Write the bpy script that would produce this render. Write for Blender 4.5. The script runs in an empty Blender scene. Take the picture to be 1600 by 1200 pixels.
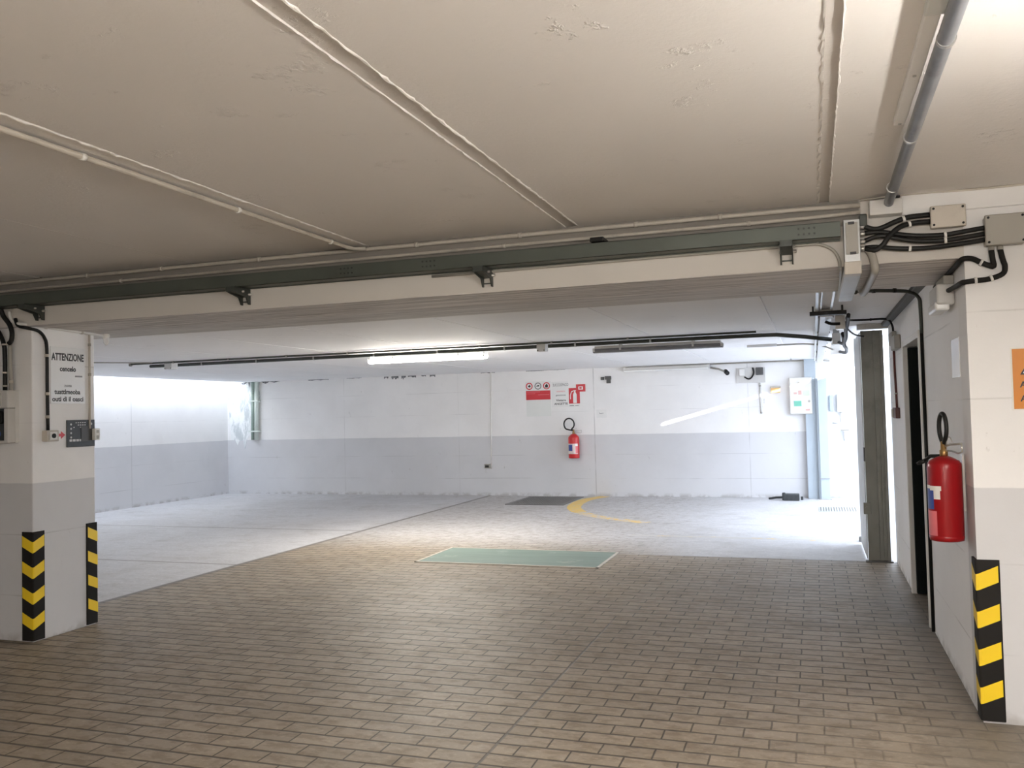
import bpy, bmesh, math, random
from mathutils import Vector, Matrix, Euler
R = math.radians
rnd = random.Random(7)
SC = bpy.context.scene
COL = SC.collection

# ------------------------------------------------------------------ camera, sky, sun, exposure
cam_d = bpy.data.cameras.new('camera')
cam = bpy.data.objects.new('camera', cam_d); COL.objects.link(cam); SC.camera = cam
F_PX, YAW, PIT, ROLL = 1366.27, 0.330617, 0.034443, -0.0242445
cam_d.sensor_fit = 'HORIZONTAL'; cam_d.sensor_width = 36.0; cam_d.lens = F_PX / 1600 * 36.0
cam_d.clip_start = 0.05; cam_d.clip_end = 200
_cy, _sy, _cp, _sp, _cr, _sr = math.cos(YAW), math.sin(YAW), math.cos(PIT), math.sin(PIT), math.cos(ROLL), math.sin(ROLL)
_fw = Vector((-_sy*_cp, _cy*_cp, _sp)); _rt = Vector((_cy, _sy, 0)); _up = _rt.cross(_fw)
_r2 = _cr*_rt + _sr*_up; _u2 = -_sr*_rt + _cr*_up
cam.matrix_world = Matrix(((_r2.x, _u2.x, -_fw.x, 0), (_r2.y, _u2.y, -_fw.y, 0), (_r2.z, _u2.z, -_fw.z, 1.6), (0, 0, 0, 1)))

world = bpy.data.worlds.new('sky'); SC.world = world; world.use_nodes = True
bg = world.node_tree.nodes['Background']
bg.inputs[0].default_value = (0.77, 0.86, 1.0, 1); bg.inputs[1].default_value = 7.6

def light(name, kind, loc, rot, energy, color, **kw):
    d = bpy.data.lights.new(name, kind); d.energy = energy; d.color = color
    for k, v in kw.items(): setattr(d, k, v)
    o = bpy.data.objects.new(name, d); COL.objects.link(o); o.location = loc; o.rotation_euler = rot
    return o
SUN_K = 0.8                                    # sun travels along (-1, SUN_K, -0.27): low, from outside on the right
sun = light('sun', 'SUN', (10, 4, 8), (0, 0, 0), 40.0, (1.0, 0.97, 0.92), angle=R(0.25))
sun.rotation_euler = Vector((-1, SUN_K, -0.27)).to_track_quat('-Z', 'Y').to_euler()
p1 = light('entrance_opening', 'AREA', (0.85, 13.05, 1.25), (0, R(90), 0), 1.0, (1, 1, 1), shape='RECTANGLE', size=2.4, size_y=6.4)
p1.data.cycles.is_portal = True                # guides sky sampling only; gives no light of its own
p2 = light('light_well_opening', 'AREA', (-12.055, 11.15, 2.50), (0, 0, 0), 1.0, (1, 1, 1), shape='RECTANGLE', size=0.45, size_y=10.2)
p2.data.cycles.is_portal = True

vs = SC.view_settings
vs.view_transform = 'Standard'; vs.look = 'None'; vs.gamma = 1.0; vs.exposure = 0.3; vs.use_curve_mapping = False
SC.cycles.max_bounces = 10; SC.cycles.diffuse_bounces = 7; SC.cycles.sample_clamp_indirect = 6.0

# ------------------------------------------------------------------ materials
class NT:
    def __init__(s, name):
        s.m = bpy.data.materials.new(name); s.m.use_nodes = True
        s.t = s.m.node_tree; s.b = s.t.nodes['Principled BSDF']
    def n(s, typ, **kw):
        x = s.t.nodes.new(typ)
        for k, v in kw.items(): setattr(x, k, v)
        return x
    def l(s, a, b): s.t.links.new(a, b)
    def val(s, sock, v):
        if hasattr(v, 'links') or hasattr(v, 'is_output'): s.l(v, sock)
        else: sock.default_value = v
    def math(s, op, a, b=0.0, c=0.0, clamp=False):
        x = s.n('ShaderNodeMath', operation=op, use_clamp=clamp)
        s.val(x.inputs[0], a); s.val(x.inputs[1], b); s.val(x.inputs[2], c); return x.outputs[0]
    def step(s, v, a, b):                       # smooth 0..1 from a to b
        x = s.n('ShaderNodeMapRange', interpolation_type='SMOOTHSTEP')
        s.val(x.inputs['Value'], v); x.inputs['From Min'].default_value = a; x.inputs['From Max'].default_value = b
        return x.outputs['Result']
    def line(s, v, at, w):                      # 1 on the line v = at
        return s.step(s.math('ABSOLUTE', s.math('SUBTRACT', v, at)), w, w*0.4)
    def mix(s, f, a, b, blend='MIX'):
        x = s.n('ShaderNodeMix', data_type='RGBA', blend_type=blend)
        s.val(x.inputs[0], f)
        for sk, v in ((x.inputs[6], a), (x.inputs[7], b)):
            if isinstance(v, tuple): sk.default_value = (*v[:3], 1)
            else: s.l(v, sk)
        return x.outputs[2]
    def noise(s, scale, detail=4.0, rough=0.55, vec=None, stretch=None):
        x = s.n('ShaderNodeTexNoise'); x.inputs['Scale'].default_value = scale
        x.inputs['Detail'].default_value = detail; x.inputs['Roughness'].default_value = rough
        v = vec or s.pos
        if stretch:
            mp = s.n('ShaderNodeMapping'); mp.inputs['Scale'].default_value = stretch; s.l(v, mp.inputs['Vector']); v = mp.outputs[0]
        s.l(v, x.inputs['Vector']); return x.outputs['Fac']
    @property
    def pos(s):
        if not hasattr(s, '_pos'): s._pos = s.n('ShaderNodeNewGeometry').outputs['Position']
        return s._pos
    def xyz(s):
        x = s.n('ShaderNodeSeparateXYZ'); s.l(s.pos, x.inputs[0]); return x.outputs
    def bump(s, h, strength, dist=0.01):
        x = s.n('ShaderNodeBump'); x.inputs['Strength'].default_value = strength; x.inputs['Distance'].default_value = dist
        s.l(h, x.inputs['Height']); s.l(x.outputs[0], s.b.inputs['Normal'])
    def out(s, col, rough=0.6, metal=0.0):
        if isinstance(col, tuple): s.b.inputs['Base Color'].default_value = (*col[:3], 1)
        else: s.l(col, s.b.inputs['Base Color'])
        s.val(s.b.inputs['Roughness'], rough); s.b.inputs['Metallic'].default_value = metal
        return s.m

def sc(c, k): return tuple(min(1, x*k) for x in c)
def plain(name, c, rough=0.5, metal=0.0, var=0.12, scale=9.0, dirt=0.0, spec=0.5):
    t = NT(name); t.b.inputs['Specular IOR Level'].default_value = spec
    col = t.mix(t.noise(scale, 3), sc(c, 1-var), sc(c, 1+var))
    if dirt: col = t.mix(t.math('MULTIPLY', t.step(t.noise(scale*0.6, 6, 0.7), 0.5, 0.72), dirt), col, (0.05, 0.045, 0.04))
    return t.out(col, rough, metal)

WHITE, GREY = (0.85, 0.845, 0.84), (0.63, 0.633, 0.65)
def wall_paint(name, two_tone=True, white=WHITE, grey=GREY, lines=True):
    t = NT(name); x, y, z = t.xyz()
    big, fine = t.noise(0.9, 5, 0.6), t.noise(14, 5, 0.6)
    if two_tone:
        zz = t.math('ADD', z, t.math('MULTIPLY', t.math('SUBTRACT', t.noise(3, 2), 0.5), 0.012))
        col = t.mix(t.step(zz, 1.168, 1.176), grey, white)
    else:
        col = t.mix(0.0, white, white)
    col = t.mix(t.step(big, 0.35, 0.7), col, t.mix(1.0, col, (0.93, 0.93, 0.93), 'MULTIPLY'))
    h = t.math('MULTIPLY', fine, 0.5)
    if lines:                                   # board seams of the shuttering under the paint
        for zc, k in ((0.34, .30), (0.79, .22), (1.62, .16), (2.06, .22)):
            m = t.math('MULTIPLY', t.line(t.math('ADD', z, t.math('MULTIPLY', t.noise(0.8, 2), 0.02)), zc+0.01, 0.006), t.step(t.noise(1.3, 3), 0.4, 0.62))
            col = t.mix(t.math('MULTIPLY', m, k), col, (0.12, 0.11, 0.10))
            h = t.math('SUBTRACT', h, t.math('MULTIPLY', m, 0.3))
        for v, at, lo, k in ((x, -3.95, 16.0, .40), (x, -1.10, 16.0, .22), (x, -9.35, 16.0, .16), (x, -6.75, 16.0, .10)):
            m = t.math('MULTIPLY', t.line(v, at, 0.012), t.math('GREATER_THAN', y, lo))
            col = t.mix(t.math('MULTIPLY', t.math('MULTIPLY', m, t.step(t.noise(2.0, 3), 0.35, 0.6)), k), col, (0.14, 0.13, 0.13))
        m = t.math('MULTIPLY', t.line(y, 13.4, 0.012), t.math('LESS_THAN', x, -12.0))
        col = t.mix(t.math('MULTIPLY', m, 0.22), col, (0.14, 0.13, 0.13))
    scuff = t.math('MULTIPLY', t.step(t.noise(7, 6, 0.75, stretch=(1, 1, 0.45)), 0.64, 0.72), 0.42)
    col = t.mix(scuff, col, (0.22, 0.20, 0.18))
    low = t.math('MULTIPLY', t.step(z, 0.09, 0.0), t.step(t.noise(6, 4), 0.42, 0.6))
    col = t.mix(t.math('MULTIPLY', low, 0.45), col, (0.20, 0.18, 0.16))
    t.bump(h, 0.35, 0.006)
    return t.out(col, 0.62)
M = {}
M['paint_grey'] = wall_paint('grey_white_painted_wall', False, white=(0.88, 0.88, 0.89))
M['paint'] = wall_paint('painted_concrete')
M['paint_plain'] = wall_paint('white_painted_concrete', False, lines=False)

def ceiling_paint(name, c):
    t = NT(name)
    col = t.mix(t.noise(0.7, 4), sc(c, 0.93), sc(c, 1.05))
    crumb = t.noise(26, 7, 0.7)
    pit = t.step(t.noise(3.2, 6, 0.75), 0.60, 0.70)
    col = t.mix(t.math('MULTIPLY', pit, 0.10), col, (0.3, 0.27, 0.24))
    t.bump(t.math('ADD', t.math('MULTIPLY', crumb, 0.5), t.math('MULTIPLY', pit, 0.8)), 0.7, 0.008)
    return t.out(col, 0.75)
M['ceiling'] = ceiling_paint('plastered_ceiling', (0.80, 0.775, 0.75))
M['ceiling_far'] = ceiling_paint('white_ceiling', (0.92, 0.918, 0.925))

def beam_mat():
    t = NT('board_marked_concrete'); x, y, z = t.xyz()
    g = t.noise(1.0, 5, 0.65, stretch=(0.7, 26, 0.02)); g2 = t.noise(1.0, 3, 0.6, stretch=(1.6, 60, 0.02))
    under = t.step(z, 2.3445, 2.341)
    face = t.mix(t.noise(2, 4), (0.60, 0.57, 0.53), (0.66, 0.63, 0.585))
    shade_dirt = t.math('MULTIPLY', t.step(z, 2.553, 2.559), t.step(x, 0.28, 0.26))          # ceiling-angle shade and dirt put into the colour above the tray
    face = t.mix(t.math('MULTIPLY', shade_dirt, 0.9), face, t.mix(g, (0.09, 0.078, 0.066), (0.26, 0.235, 0.205)))
    soff = t.mix(t.step(g, 0.35, 0.68), (0.52, 0.495, 0.48), (0.84, 0.81, 0.785))
    soff = t.mix(t.math('MULTIPLY', t.step(g2, 0.54, 0.62), 0.7), soff, (0.20, 0.18, 0.17))
    rear = t.step(y, 5.50, 5.56)
    soff = t.mix(t.math('MULTIPLY', rear, 0.35), soff, (0.62, 0.62, 0.62))
    t.bump(t.math('MULTIPLY', t.math('ADD', g, g2), under), 0.5, 0.01)
    return t.out(t.mix(under, face, soff), 0.7)
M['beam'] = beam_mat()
M['jointfill'] = ceiling_paint('grey_joint_mortar', (0.60, 0.57, 0.54))
M['crumbs'] = ceiling_paint('crumbled_joint_plaster', (0.84, 0.82, 0.79))

def floor_mat():
    t = NT('stamped_concrete_pavers'); x, y, z = t.xyz()
    wob = t.n('ShaderNodeCombineXYZ')
    t.l(t.math('ADD', x, t.math('MULTIPLY', t.math('SUBTRACT', t.noise(5, 2), 0.5), 0.012)), wob.inputs[0])
    t.l(t.math('ADD', y, t.math('MULTIPLY', t.math('SUBTRACT', t.noise(6, 2), 0.5), 0.010)), wob.inputs[1])
    br = t.n('ShaderNodeTexBrick', offset=0.5, squash=1.0)
    t.l(wob.outputs[0], br.inputs['Vector'])
    for k, v in (('Scale', 1.0), ('Mortar Size', 0.0052), ('Mortar Smooth', 0.5), ('Bias', 0.0), ('Brick Width', 0.252), ('Row Height', 0.1305)):
        br.inputs[k].default_value = v
    br.inputs['Color1'].default_value = (0.33, 0.272, 0.203, 1); br.inputs['Color2'].default_value = (0.265, 0.22, 0.165, 1)
    br.inputs['Mortar'].default_value = (0.045, 0.034, 0.025, 1)
    yw = t.math('ADD', y, t.math('MULTIPLY', t.math('SUBTRACT', t.noise(6, 2), 0.5), 0.010))
    row = t.math('MULTIPLY', t.step(t.math('PINGPONG', yw, 0.06525), 0.0125, 0.004), t.step(t.noise(1.8, 4, 0.6, stretch=(1, 3, 1)), 0.22, 0.46))
    worn = t.math('SUBTRACT', 1.0, t.math('MULTIPLY', t.math('MULTIPLY', t.step(x, -0.9, 0.5), t.step(y, 5.6, 4.3)), 0.72))   # joints worn flush in the right foreground
    mort = t.math('MULTIPLY', t.math('MAXIMUM', br.outputs['Fac'], row), worn)
    tone = t.mix(t.noise(1.7, 2, 0.5, stretch=(1, 2, 1)), (0.33, 0.272, 0.203), (0.27, 0.225, 0.170))
    pav = t.mix(t.math('MULTIPLY', mort, 0.9), t.mix(br.outputs['Fac'], br.outputs['Color'], tone), (0.045, 0.034, 0.025))
    stain = t.noise(2.3, 6, 0.68); blot = t.noise(0.45, 3, 0.5); speck = t.noise(30, 4, 0.7)
    left = t.step(x, -6.08, -6.12)                                        # smooth power-floated bay
    far = t.step(y, 9.2, 11.2)
    right = t.math('MULTIPLY', t.step(y, 9.72, 9.735), t.step(x, -2.6, -1.0))
    smooth = t.math('MAXIMUM', left, right)
    bare = t.mix(t.noise(3.0, 5, 0.6, stretch=(0.5, 2, 1)), (0.44, 0.443, 0.46), (0.58, 0.58, 0.595))
    brick = t.mix(t.math('MULTIPLY', far, 0.85), pav, t.mix(mort, bare, (0.42, 0.40, 0.38)))
    col = t.mix(smooth, brick, bare)
    col = t.mix(t.math('MULTIPLY', t.step(stain, 0.50, 0.70), 0.34), col, t.mix(1.0, col, (0.62, 0.58, 0.52), 'MULTIPLY'))
    col = t.mix(t.math('MULTIPLY', t.step(blot, 0.42, 0.62), 0.28), col, t.mix(1.0, col, (0.72, 0.69, 0.66), 'MULTIPLY'))
    col = t.mix(t.math('MULTIPLY', t.step(speck, 0.50, 0.68), 0.55), col, t.mix(1.0, col, (1.4, 1.38, 1.34), 'MULTIPLY'))
    patch = t.noise(11, 5, 0.65, stretch=(0.7, 1.3, 1))
    col = t.mix(t.math('MULTIPLY', t.math('MULTIPLY', t.step(patch, 0.46, 0.62), 0.62), t.math('SUBTRACT', 1.0, t.math('MULTIPLY', smooth, 0.7))), col, t.mix(1.0, col, (0.55, 0.51, 0.46), 'MULTIPLY'))
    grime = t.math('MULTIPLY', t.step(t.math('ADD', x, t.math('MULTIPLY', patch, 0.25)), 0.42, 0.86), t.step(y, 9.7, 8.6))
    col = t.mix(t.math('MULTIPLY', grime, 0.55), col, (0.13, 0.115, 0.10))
    ln = t.line(x, -6.1, 0.048)
    ln = t.math('MAXIMUM', ln, t.math('MULTIPLY', t.line(x, -1.508, 0.010), t.step(y, 6.9, 6.4)))
    for yy in (8.25, 11.06): ln = t.math('MAXIMUM', ln, t.math('MULTIPLY', t.line(y, yy, 0.022), left))
    ln = t.math('MAXIMUM', ln, t.math('MULTIPLY', t.line(y, 9.722, 0.022), t.step(x, -2.1, -0.9)))
    col = t.mix(t.math('MULTIPLY', ln, 0.85), col, (0.13, 0.118, 0.105))
    keep = t.math('MULTIPLY', t.math('SUBTRACT', 1.0, smooth), t.math('SUBTRACT', 1.0, t.math('MULTIPLY', far, 0.7)))
    h = t.math('SUBTRACT', t.math('MULTIPLY', speck, 0.25), t.math('MULTIPLY', mort, keep))
    t.bump(t.math('SUBTRACT', h, ln), 0.6, 0.006)
    return t.out(col, t.math('ADD', 0.42, t.math('MULTIPLY', stain, 0.25)))
M['floor'] = floor_mat()

M['black'] = plain('black_plastic', (0.010, 0.010, 0.0095), 0.45, scale=20, spec=0.25)
M['rubber'] = plain('black_rubber', (0.012, 0.011, 0.010), 0.65, scale=30, spec=0.2)
M['yellow'] = plain('yellow_reflective_film', (0.86, 0.60, 0.015), 0.4, var=0.05)
M['cond'] = plain('grey_pvc_conduit', (0.52, 0.48, 0.42), 0.45, dirt=0.25)
M['whitep'] = plain('white_plastic', (0.74, 0.73, 0.70), 0.4, var=0.05, dirt=0.06)
M['greyp'] = plain('grey_plastic', (0.33, 0.315, 0.28), 0.45, var=0.06)
M['lgrey'] = plain('pale_grey_enamel', (0.58, 0.57, 0.55), 0.35, var=0.05)
M['galv'] = plain('galvanised_steel', (0.42, 0.43, 0.43), 0.38, 0.55, var=0.2, scale=14)
M['tray'] = plain('green_grey_steel', (0.080, 0.092, 0.078), 0.42, 0.25, var=0.2, scale=3, dirt=0.25)
M['traydk'] = plain('dark_bracket_steel', (0.052, 0.058, 0.052), 0.45, 0.3)
M['pipe'] = plain('blue_grey_steel_pipe', (0.27, 0.285, 0.31), 0.35, 0.5, var=0.25, scale=6, dirt=0.3)
M['gate'] = plain('weathered_gate_steel', (0.235, 0.235, 0.21), 0.5, 0.2, var=0.3, scale=3, dirt=0.4)
M['gatel'] = plain('pale_gate_steel', (0.46, 0.47, 0.46), 0.45, 0.2, var=0.15, scale=4, dirt=0.2)
M['bluesteel'] = plain('pale_blue_steel', (0.42, 0.48, 0.53), 0.45, 0.0, var=0.08, scale=3)
M['red'] = plain('red_enamel', (0.27, 0.006, 0.009), 0.3, var=0.10, scale=5, spec=0.35)
M['redbright'] = plain('bright_red_enamel', (0.52, 0.02, 0.022), 0.28, var=0.08, scale=5)
M['redsign'] = plain('red_sign_print', (0.58, 0.03, 0.045), 0.4, var=0.08)
M['redpale'] = plain('faded_red_print', (0.70, 0.17, 0.19), 0.4)
M['sign'] = plain('white_sign_panel', (0.80, 0.805, 0.80), 0.25, var=0.03)
M['signdim'] = plain('yellowed_white_panel', (0.74, 0.76, 0.74), 0.3, var=0.03)
M['bright'] = plain('bright_white_paint', (0.92, 0.91, 0.89), 0.35, var=0.02)
M['ink'] = plain('black_print', (0.02, 0.02, 0.022), 0.5)
M['inkgrey'] = plain('faded_grey_print', (0.24, 0.24, 0.25), 0.5)
M['orange'] = plain('orange_sign_print', (0.56, 0.19, 0.004), 0.4, var=0.06, scale=5)
M['brass'] = plain('brass', (0.40, 0.25, 0.10), 0.35, 0.8)
M['steel'] = plain('bright_steel', (0.55, 0.54, 0.52), 0.3, 0.9)
M['label'] = plain('white_paper_label', (0.78, 0.77, 0.72), 0.5, var=0.05)
M['blue'] = plain('blue_print', (0.03, 0.07, 0.30), 0.4)
M['teal'] = plain('pale_teal_window', (0.10, 0.42, 0.32), 0.2)
M['palegreen'] = plain('pale_green_label', (0.62, 0.70, 0.56), 0.4)
M['palepink'] = plain('pale_pink_label', (0.66, 0.42, 0.38), 0.4)
M['plaque'] = plain('dark_slate_panel', (0.042, 0.046, 0.048), 0.4, var=0.45, scale=22, spec=0.3)
M['plaqued'] = plain('mid_grey_screen', (0.075, 0.075, 0.075), 0.4, spec=0.3)
M['alarm'] = plain('dark_red_plastic', (0.09, 0.018, 0.014), 0.4)
M['doordk'] = plain('dark_green_black_door', (0.006, 0.009, 0.009), 0.6, spec=0.1)
M['darkstrip'] = plain('dark_grey_strip', (0.10, 0.10, 0.10), 0.7)
M['castiron'] = plain('cast_iron', (0.17, 0.165, 0.16), 0.55, 0.3, scale=25)
M['amber'] = plain('amber_plastic', (0.75, 0.45, 0.18), 0.4)
M['orangeclear'] = plain('clear_lamp_plastic', (0.80, 0.80, 0.80), 0.15)
M['drain'] = plain('green_white_downpipe', (0.66, 0.73, 0.68), 0.4, dirt=0.12)
M['drainold'] = plain('mossy_green_pipe', (0.30, 0.38, 0.34), 0.5, dirt=0.3)
def peel():
    t = NT('peeling_white_plaster')
    n = t.noise(9, 6, 0.7, stretch=(1, 1, 0.35))
    col = t.mix(t.step(n, 0.42, 0.56), (0.54, 0.58, 0.59), (0.82, 0.84, 0.84))
    t.bump(n, 0.8, 0.02); return t.out(col, 0.7)
M['peel'] = peel()
def mould():
    t = NT('dark_mould'); n = t.noise(30, 5, 0.7)
    return t.out(t.mix(t.step(n, 0.4, 0.6), (0.05, 0.055, 0.06), (0.30, 0.31, 0.33)), 0.9)
M['mould'] = mould()
def greenplate():
    t = NT('worn_green_painted_plate'); x, y, z = t.xyz()
    n = t.noise(3, 6, 0.65); n2 = t.noise(1.2, 4, 0.6, stretch=(0.5, 3, 1))
    col = t.mix(n2, (0.125, 0.185, 0.155), (0.215, 0.285, 0.25))
    col = t.mix(t.math('MULTIPLY', t.step(n, 0.56, 0.70), 0.45), col, (0.40, 0.43, 0.40))
    t.bump(n2, 0.5, 0.02)
    return t.out(col, 0.48)
M['green'] = greenplate()
def yellowpaint(name, wear):
    t = NT(name); n = t.noise(7, 6, 0.7)
    return t.out(t.mix(t.step(n, wear-0.06, wear+0.06), (0.72, 0.50, 0.14), (0.50, 0.485, 0.46)), 0.55)
M['linepaint'] = yellowpaint('yellow_floor_paint', 0.62)
M['linefade'] = yellowpaint('worn_yellow_floor_paint', 0.50)
M['lineghost'] = yellowpaint('faded_yellow_floor_paint', 0.40)
def emit(name, c, s):
    t = NT(name); t.b.inputs['Emission Color'].default_value = (*c, 1); t.b.inputs['Emission Strength'].default_value = s
    return t.out((0.8, 0.8, 0.78), 0.4)
M['tube_far'] = emit('lit_tube_diffuser', (1.0, 0.93, 0.83), 150.0)
M['tube_near'] = emit('lit_tube_diffuser_front', (1.0, 0.94, 0.87), 152.0)
M['tube_off'] = plain('unlit_diffuser', (0.15, 0.15, 0.16), 0.2, var=0.4, scale=5)

# ------------------------------------------------------------------ mesh helpers
class MB:
    """collects shapes in one bmesh; T maps local (u, v, n) to the world"""
    def __init__(s, T=None): s.bm = bmesh.new(); s.T = T; s.pieces = []
    def _add(s, fn, smooth=False):
        b = bmesh.new(); fn(b)
        if smooth:
            for f in b.faces: f.smooth = True
        me = bpy.data.meshes.new('_'); b.to_mesh(me); b.free()
        if s.T: me.transform(s.T)
        s.bm.from_mesh(me); s.pieces.append(me); return s
    def box(s, lo, hi, bev=0.0, seg=2, rot=None):
        lo, hi = Vector(lo), Vector(hi); c = (lo+hi)/2; d = hi-lo
        def f(b):
            bmesh.ops.create_cube(b, size=1.0)
            bmesh.ops.scale(b, vec=d, verts=b.verts)
            if bev: bmesh.ops.bevel(b, geom=list(b.edges), offset=min(bev, min(d)*0.45), segments=seg, affect='EDGES', profile=0.5)
            if rot: bmesh.ops.rotate(b, cent=(0, 0, 0), matrix=Euler(rot).to_matrix(), verts=b.verts)
            bmesh.ops.translate(b, vec=c, verts=b.verts)
        return s._add(f)
    def cyl(s, p0, p1, r, r2=None, seg=16):
        p0, p1 = Vector(p0), Vector(p1); d = p1-p0
        def f(b):
            bmesh.ops.create_cone(b, cap_ends=True, segments=seg, radius1=r, radius2=r if r2 is None else r2, depth=d.length)
            for fc in b.faces: fc.smooth = len(fc.verts) == 4
            bmesh.ops.rotate(b, cent=(0, 0, 0), matrix=d.to_track_quat('Z', 'Y').to_matrix(), verts=b.verts)
            bmesh.ops.translate(b, vec=(p0+p1)/2, verts=b.verts)
        return s._add(f)
    def tube(s, pts, r, seg=10, sm=0, closed=False):
        pts = [Vector(p) for p in pts]
        if sm:
            q, n = [], len(pts)
            rng = range(n if closed else n-1)
            for i in rng:
                a, b_, c_, d_ = (pts[(i-1) % n], pts[i], pts[(i+1) % n], pts[(i+2) % n]) if closed else (pts[max(i-1, 0)], pts[i], pts[i+1], pts[min(i+2, n-1)])
                for k in range(sm):
                    u = k/sm
                    q.append(0.5*((2*b_)+(c_-a)*u+(2*a-5*b_+4*c_-d_)*u*u+(3*b_-a-3*c_+d_)*u**3))
            if not closed: q.append(pts[-1])
            pts = q
        n = len(pts)
        def f(b):
            rings = []; ref = None
            for i, p in enumerate(pts):
                if closed: t = pts[(i+1) % n]-pts[i-1]
                else: t = pts[min(i+1, n-1)]-pts[max(i-1, 0)]
                t.normalize()
                if ref is None: ref = t.orthogonal().normalized()
                ref = (ref-t*ref.dot(t)).normalized(); bi = t.cross(ref)
                rings.append([b.verts.new(p+r*(math.cos(2*math.pi*k/seg)*ref+math.sin(2*math.pi*k/seg)*bi)) for k in range(seg)])
            for i in range(n if closed else n-1):
                A, B = rings[i], rings[(i+1) % n]
                for k in range(seg): b.faces.new((A[k], A[(k+1) % seg], B[(k+1) % seg], B[k])).smooth = True
            if not closed: b.faces.new(rings[0][::-1]); b.faces.new(rings[-1])
        return s._add(f)
    def lathe(s, prof, c, axis=(0, 0, 1), seg=28):
        c = Vector(c); q = Vector(axis).to_track_quat('Z', 'Y')
        def f(b):
            rings = []
            for r, z in prof:
                rings.append([b.verts.new(c+q @ Vector((max(r, 1e-4)*math.cos(2*math.pi*k/seg), max(r, 1e-4)*math.sin(2*math.pi*k/seg), z))) for k in range(seg)])
            for A, B in zip(rings, rings[1:]):
                for k in range(seg): b.faces.new((A[k], A[(k+1) % seg], B[(k+1) % seg], B[k])).smooth = True
            b.faces.new(rings[0][::-1]); b.faces.new(rings[-1])
        return s._add(f)
    def prism(s, poly, n0, n1):                 # polygon in local (u, v), from n0 to n1
        def f(b):
            A = [b.verts.new((u, v, n0)) for u, v in poly]; B = [b.verts.new((u, v, n1)) for u, v in poly]
            b.faces.new(A[::-1]); b.faces.new(B); k = len(poly)
            for i in range(k): b.faces.new((A[i], A[(i+1) % k], B[(i+1) % k], B[i]))
        return s._add(f)
    def ring(s, c, r0, r1, n0, n1, seg=28):
        def f(b):
            P = [[b.verts.new((c[0]+r*math.cos(2*math.pi*k/seg), c[1]+r*math.sin(2*math.pi*k/seg), n)) for k in range(seg)] for r, n in ((r0, n0), (r1, n0), (r1, n1), (r0, n1))]
            for i in range(4):
                A, B = P[i], P[(i+1) % 4]
                for k in range(seg): b.faces.new((A[k], A[(k+1) % seg], B[(k+1) % seg], B[k]))
        return s._add(f)
    def text(s, body, size, u, v, n=0.0, align='CENTER', width=None, bold=0.0, ext=0.0006):
        cu = bpy.data.curves.new('_t', 'FONT'); cu.body = body; cu.size = size; cu.align_x = align; cu.align_y = 'CENTER'
        cu.extrude = ext; cu.offset = bold; cu.resolution_u = 3
        o = bpy.data.objects.new('_t', cu); COL.objects.link(o)
        bpy.context.view_layer.update()
        me = bpy.data.meshes.new_from_object(o.evaluated_get(bpy.context.evaluated_depsgraph_get()))
        bpy.data.objects.remove(o); bpy.data.curves.remove(cu)
        xs = [q.co.x for q in me.vertices]
        k = width/(max(xs)-min(xs)) if (width and xs) else 1.0
        me.transform(Matrix.Translation((u, v, n)) @ Matrix.Diagonal((k, 1, 1, 1)))
        if s.T: me.transform(s.T)
        s.bm.from_mesh(me); s.pieces.append(me); return s
    def each(s, name, m, parent):                # every shape a part of its own
        for me in list(s.pieces):
            q = MB(); q.bm.from_mesh(me); q.build(name, m, parent)
        s.drop(); s.bm.free()
    def drop(s):
        for me in s.pieces: bpy.data.meshes.remove(me)
        s.pieces = []
    def build(s, name, m, parent=None, base=None):
        bmesh.ops.recalc_face_normals(s.bm, faces=s.bm.faces)
        me = bpy.data.meshes.new(name); s.bm.to_mesh(me); s.bm.free(); s.drop()
        o = bpy.data.objects.new(name, me); COL.objects.link(o); me.materials.append(M[m])
        off = Vector((0, 0, 0))
        if parent:
            o.parent = parent; p = parent
            while p: off += p.location; p = p.parent
        if base is not None and not parent: off = Vector(base); o.location = base
        if off.length: me.transform(Matrix.Translation(-off))
        return o

def frame(o, u, v):
    u, v = Vector(u), Vector(v); n = u.cross(v)
    return Matrix(((u.x, v.x, n.x, o[0]), (u.y, v.y, n.y, o[1]), (u.z, v.z, n.z, o[2]), (0, 0, 0, 1)))
def on_back(y=16.3): return frame((0, y, 0), (1, 0, 0), (0, 0, 1))          # u = x, v = z, n towards the camera
def on_front(y=4.95): return frame((0, y, 0), (1, 0, 0), (0, 0, 1))
def on_left_pillar(x=-5.5): return frame((x, 0, 0), (0, 1, 0), (0, 0, 1))   # u = y, n = +x
def on_right_wall(x=0.755): return frame((x, 0, 0), (0, -1, 0), (0, 0, 1))  # u = -y, n = -x

def tag(o, label, cat, group=None, kind=None):
    o['label'] = label; o['category'] = cat
    if group: o['group'] = group
    if kind: o['kind'] = kind
    return o
def thing(name, label, cat, loc, group=None):
    o = bpy.data.objects.new(name, None); COL.objects.link(o); o.location = loc; o.empty_display_size = 0.1
    return tag(o, label, cat, group)
def struct(name, mb, m):
    o = mb.build(name, m); o['kind'] = 'structure'; return o
def dup(root, loc, label):
    r = root.copy(); COL.objects.link(r); r.location = loc; r['label'] = label
    for ch in list(root.children):
        c = ch.copy(); COL.objects.link(c); c.parent = r
        for g in ch.children:
            d = g.copy(); COL.objects.link(d); d.parent = c
    return r

# ------------------------------------------------------------------ the setting
struct('floor', MB().box((-12.7, -6.4, -0.2), (14, 20, 0)), 'floor')
XL, XR, YB = -12.28, 0.755, 16.3
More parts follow.
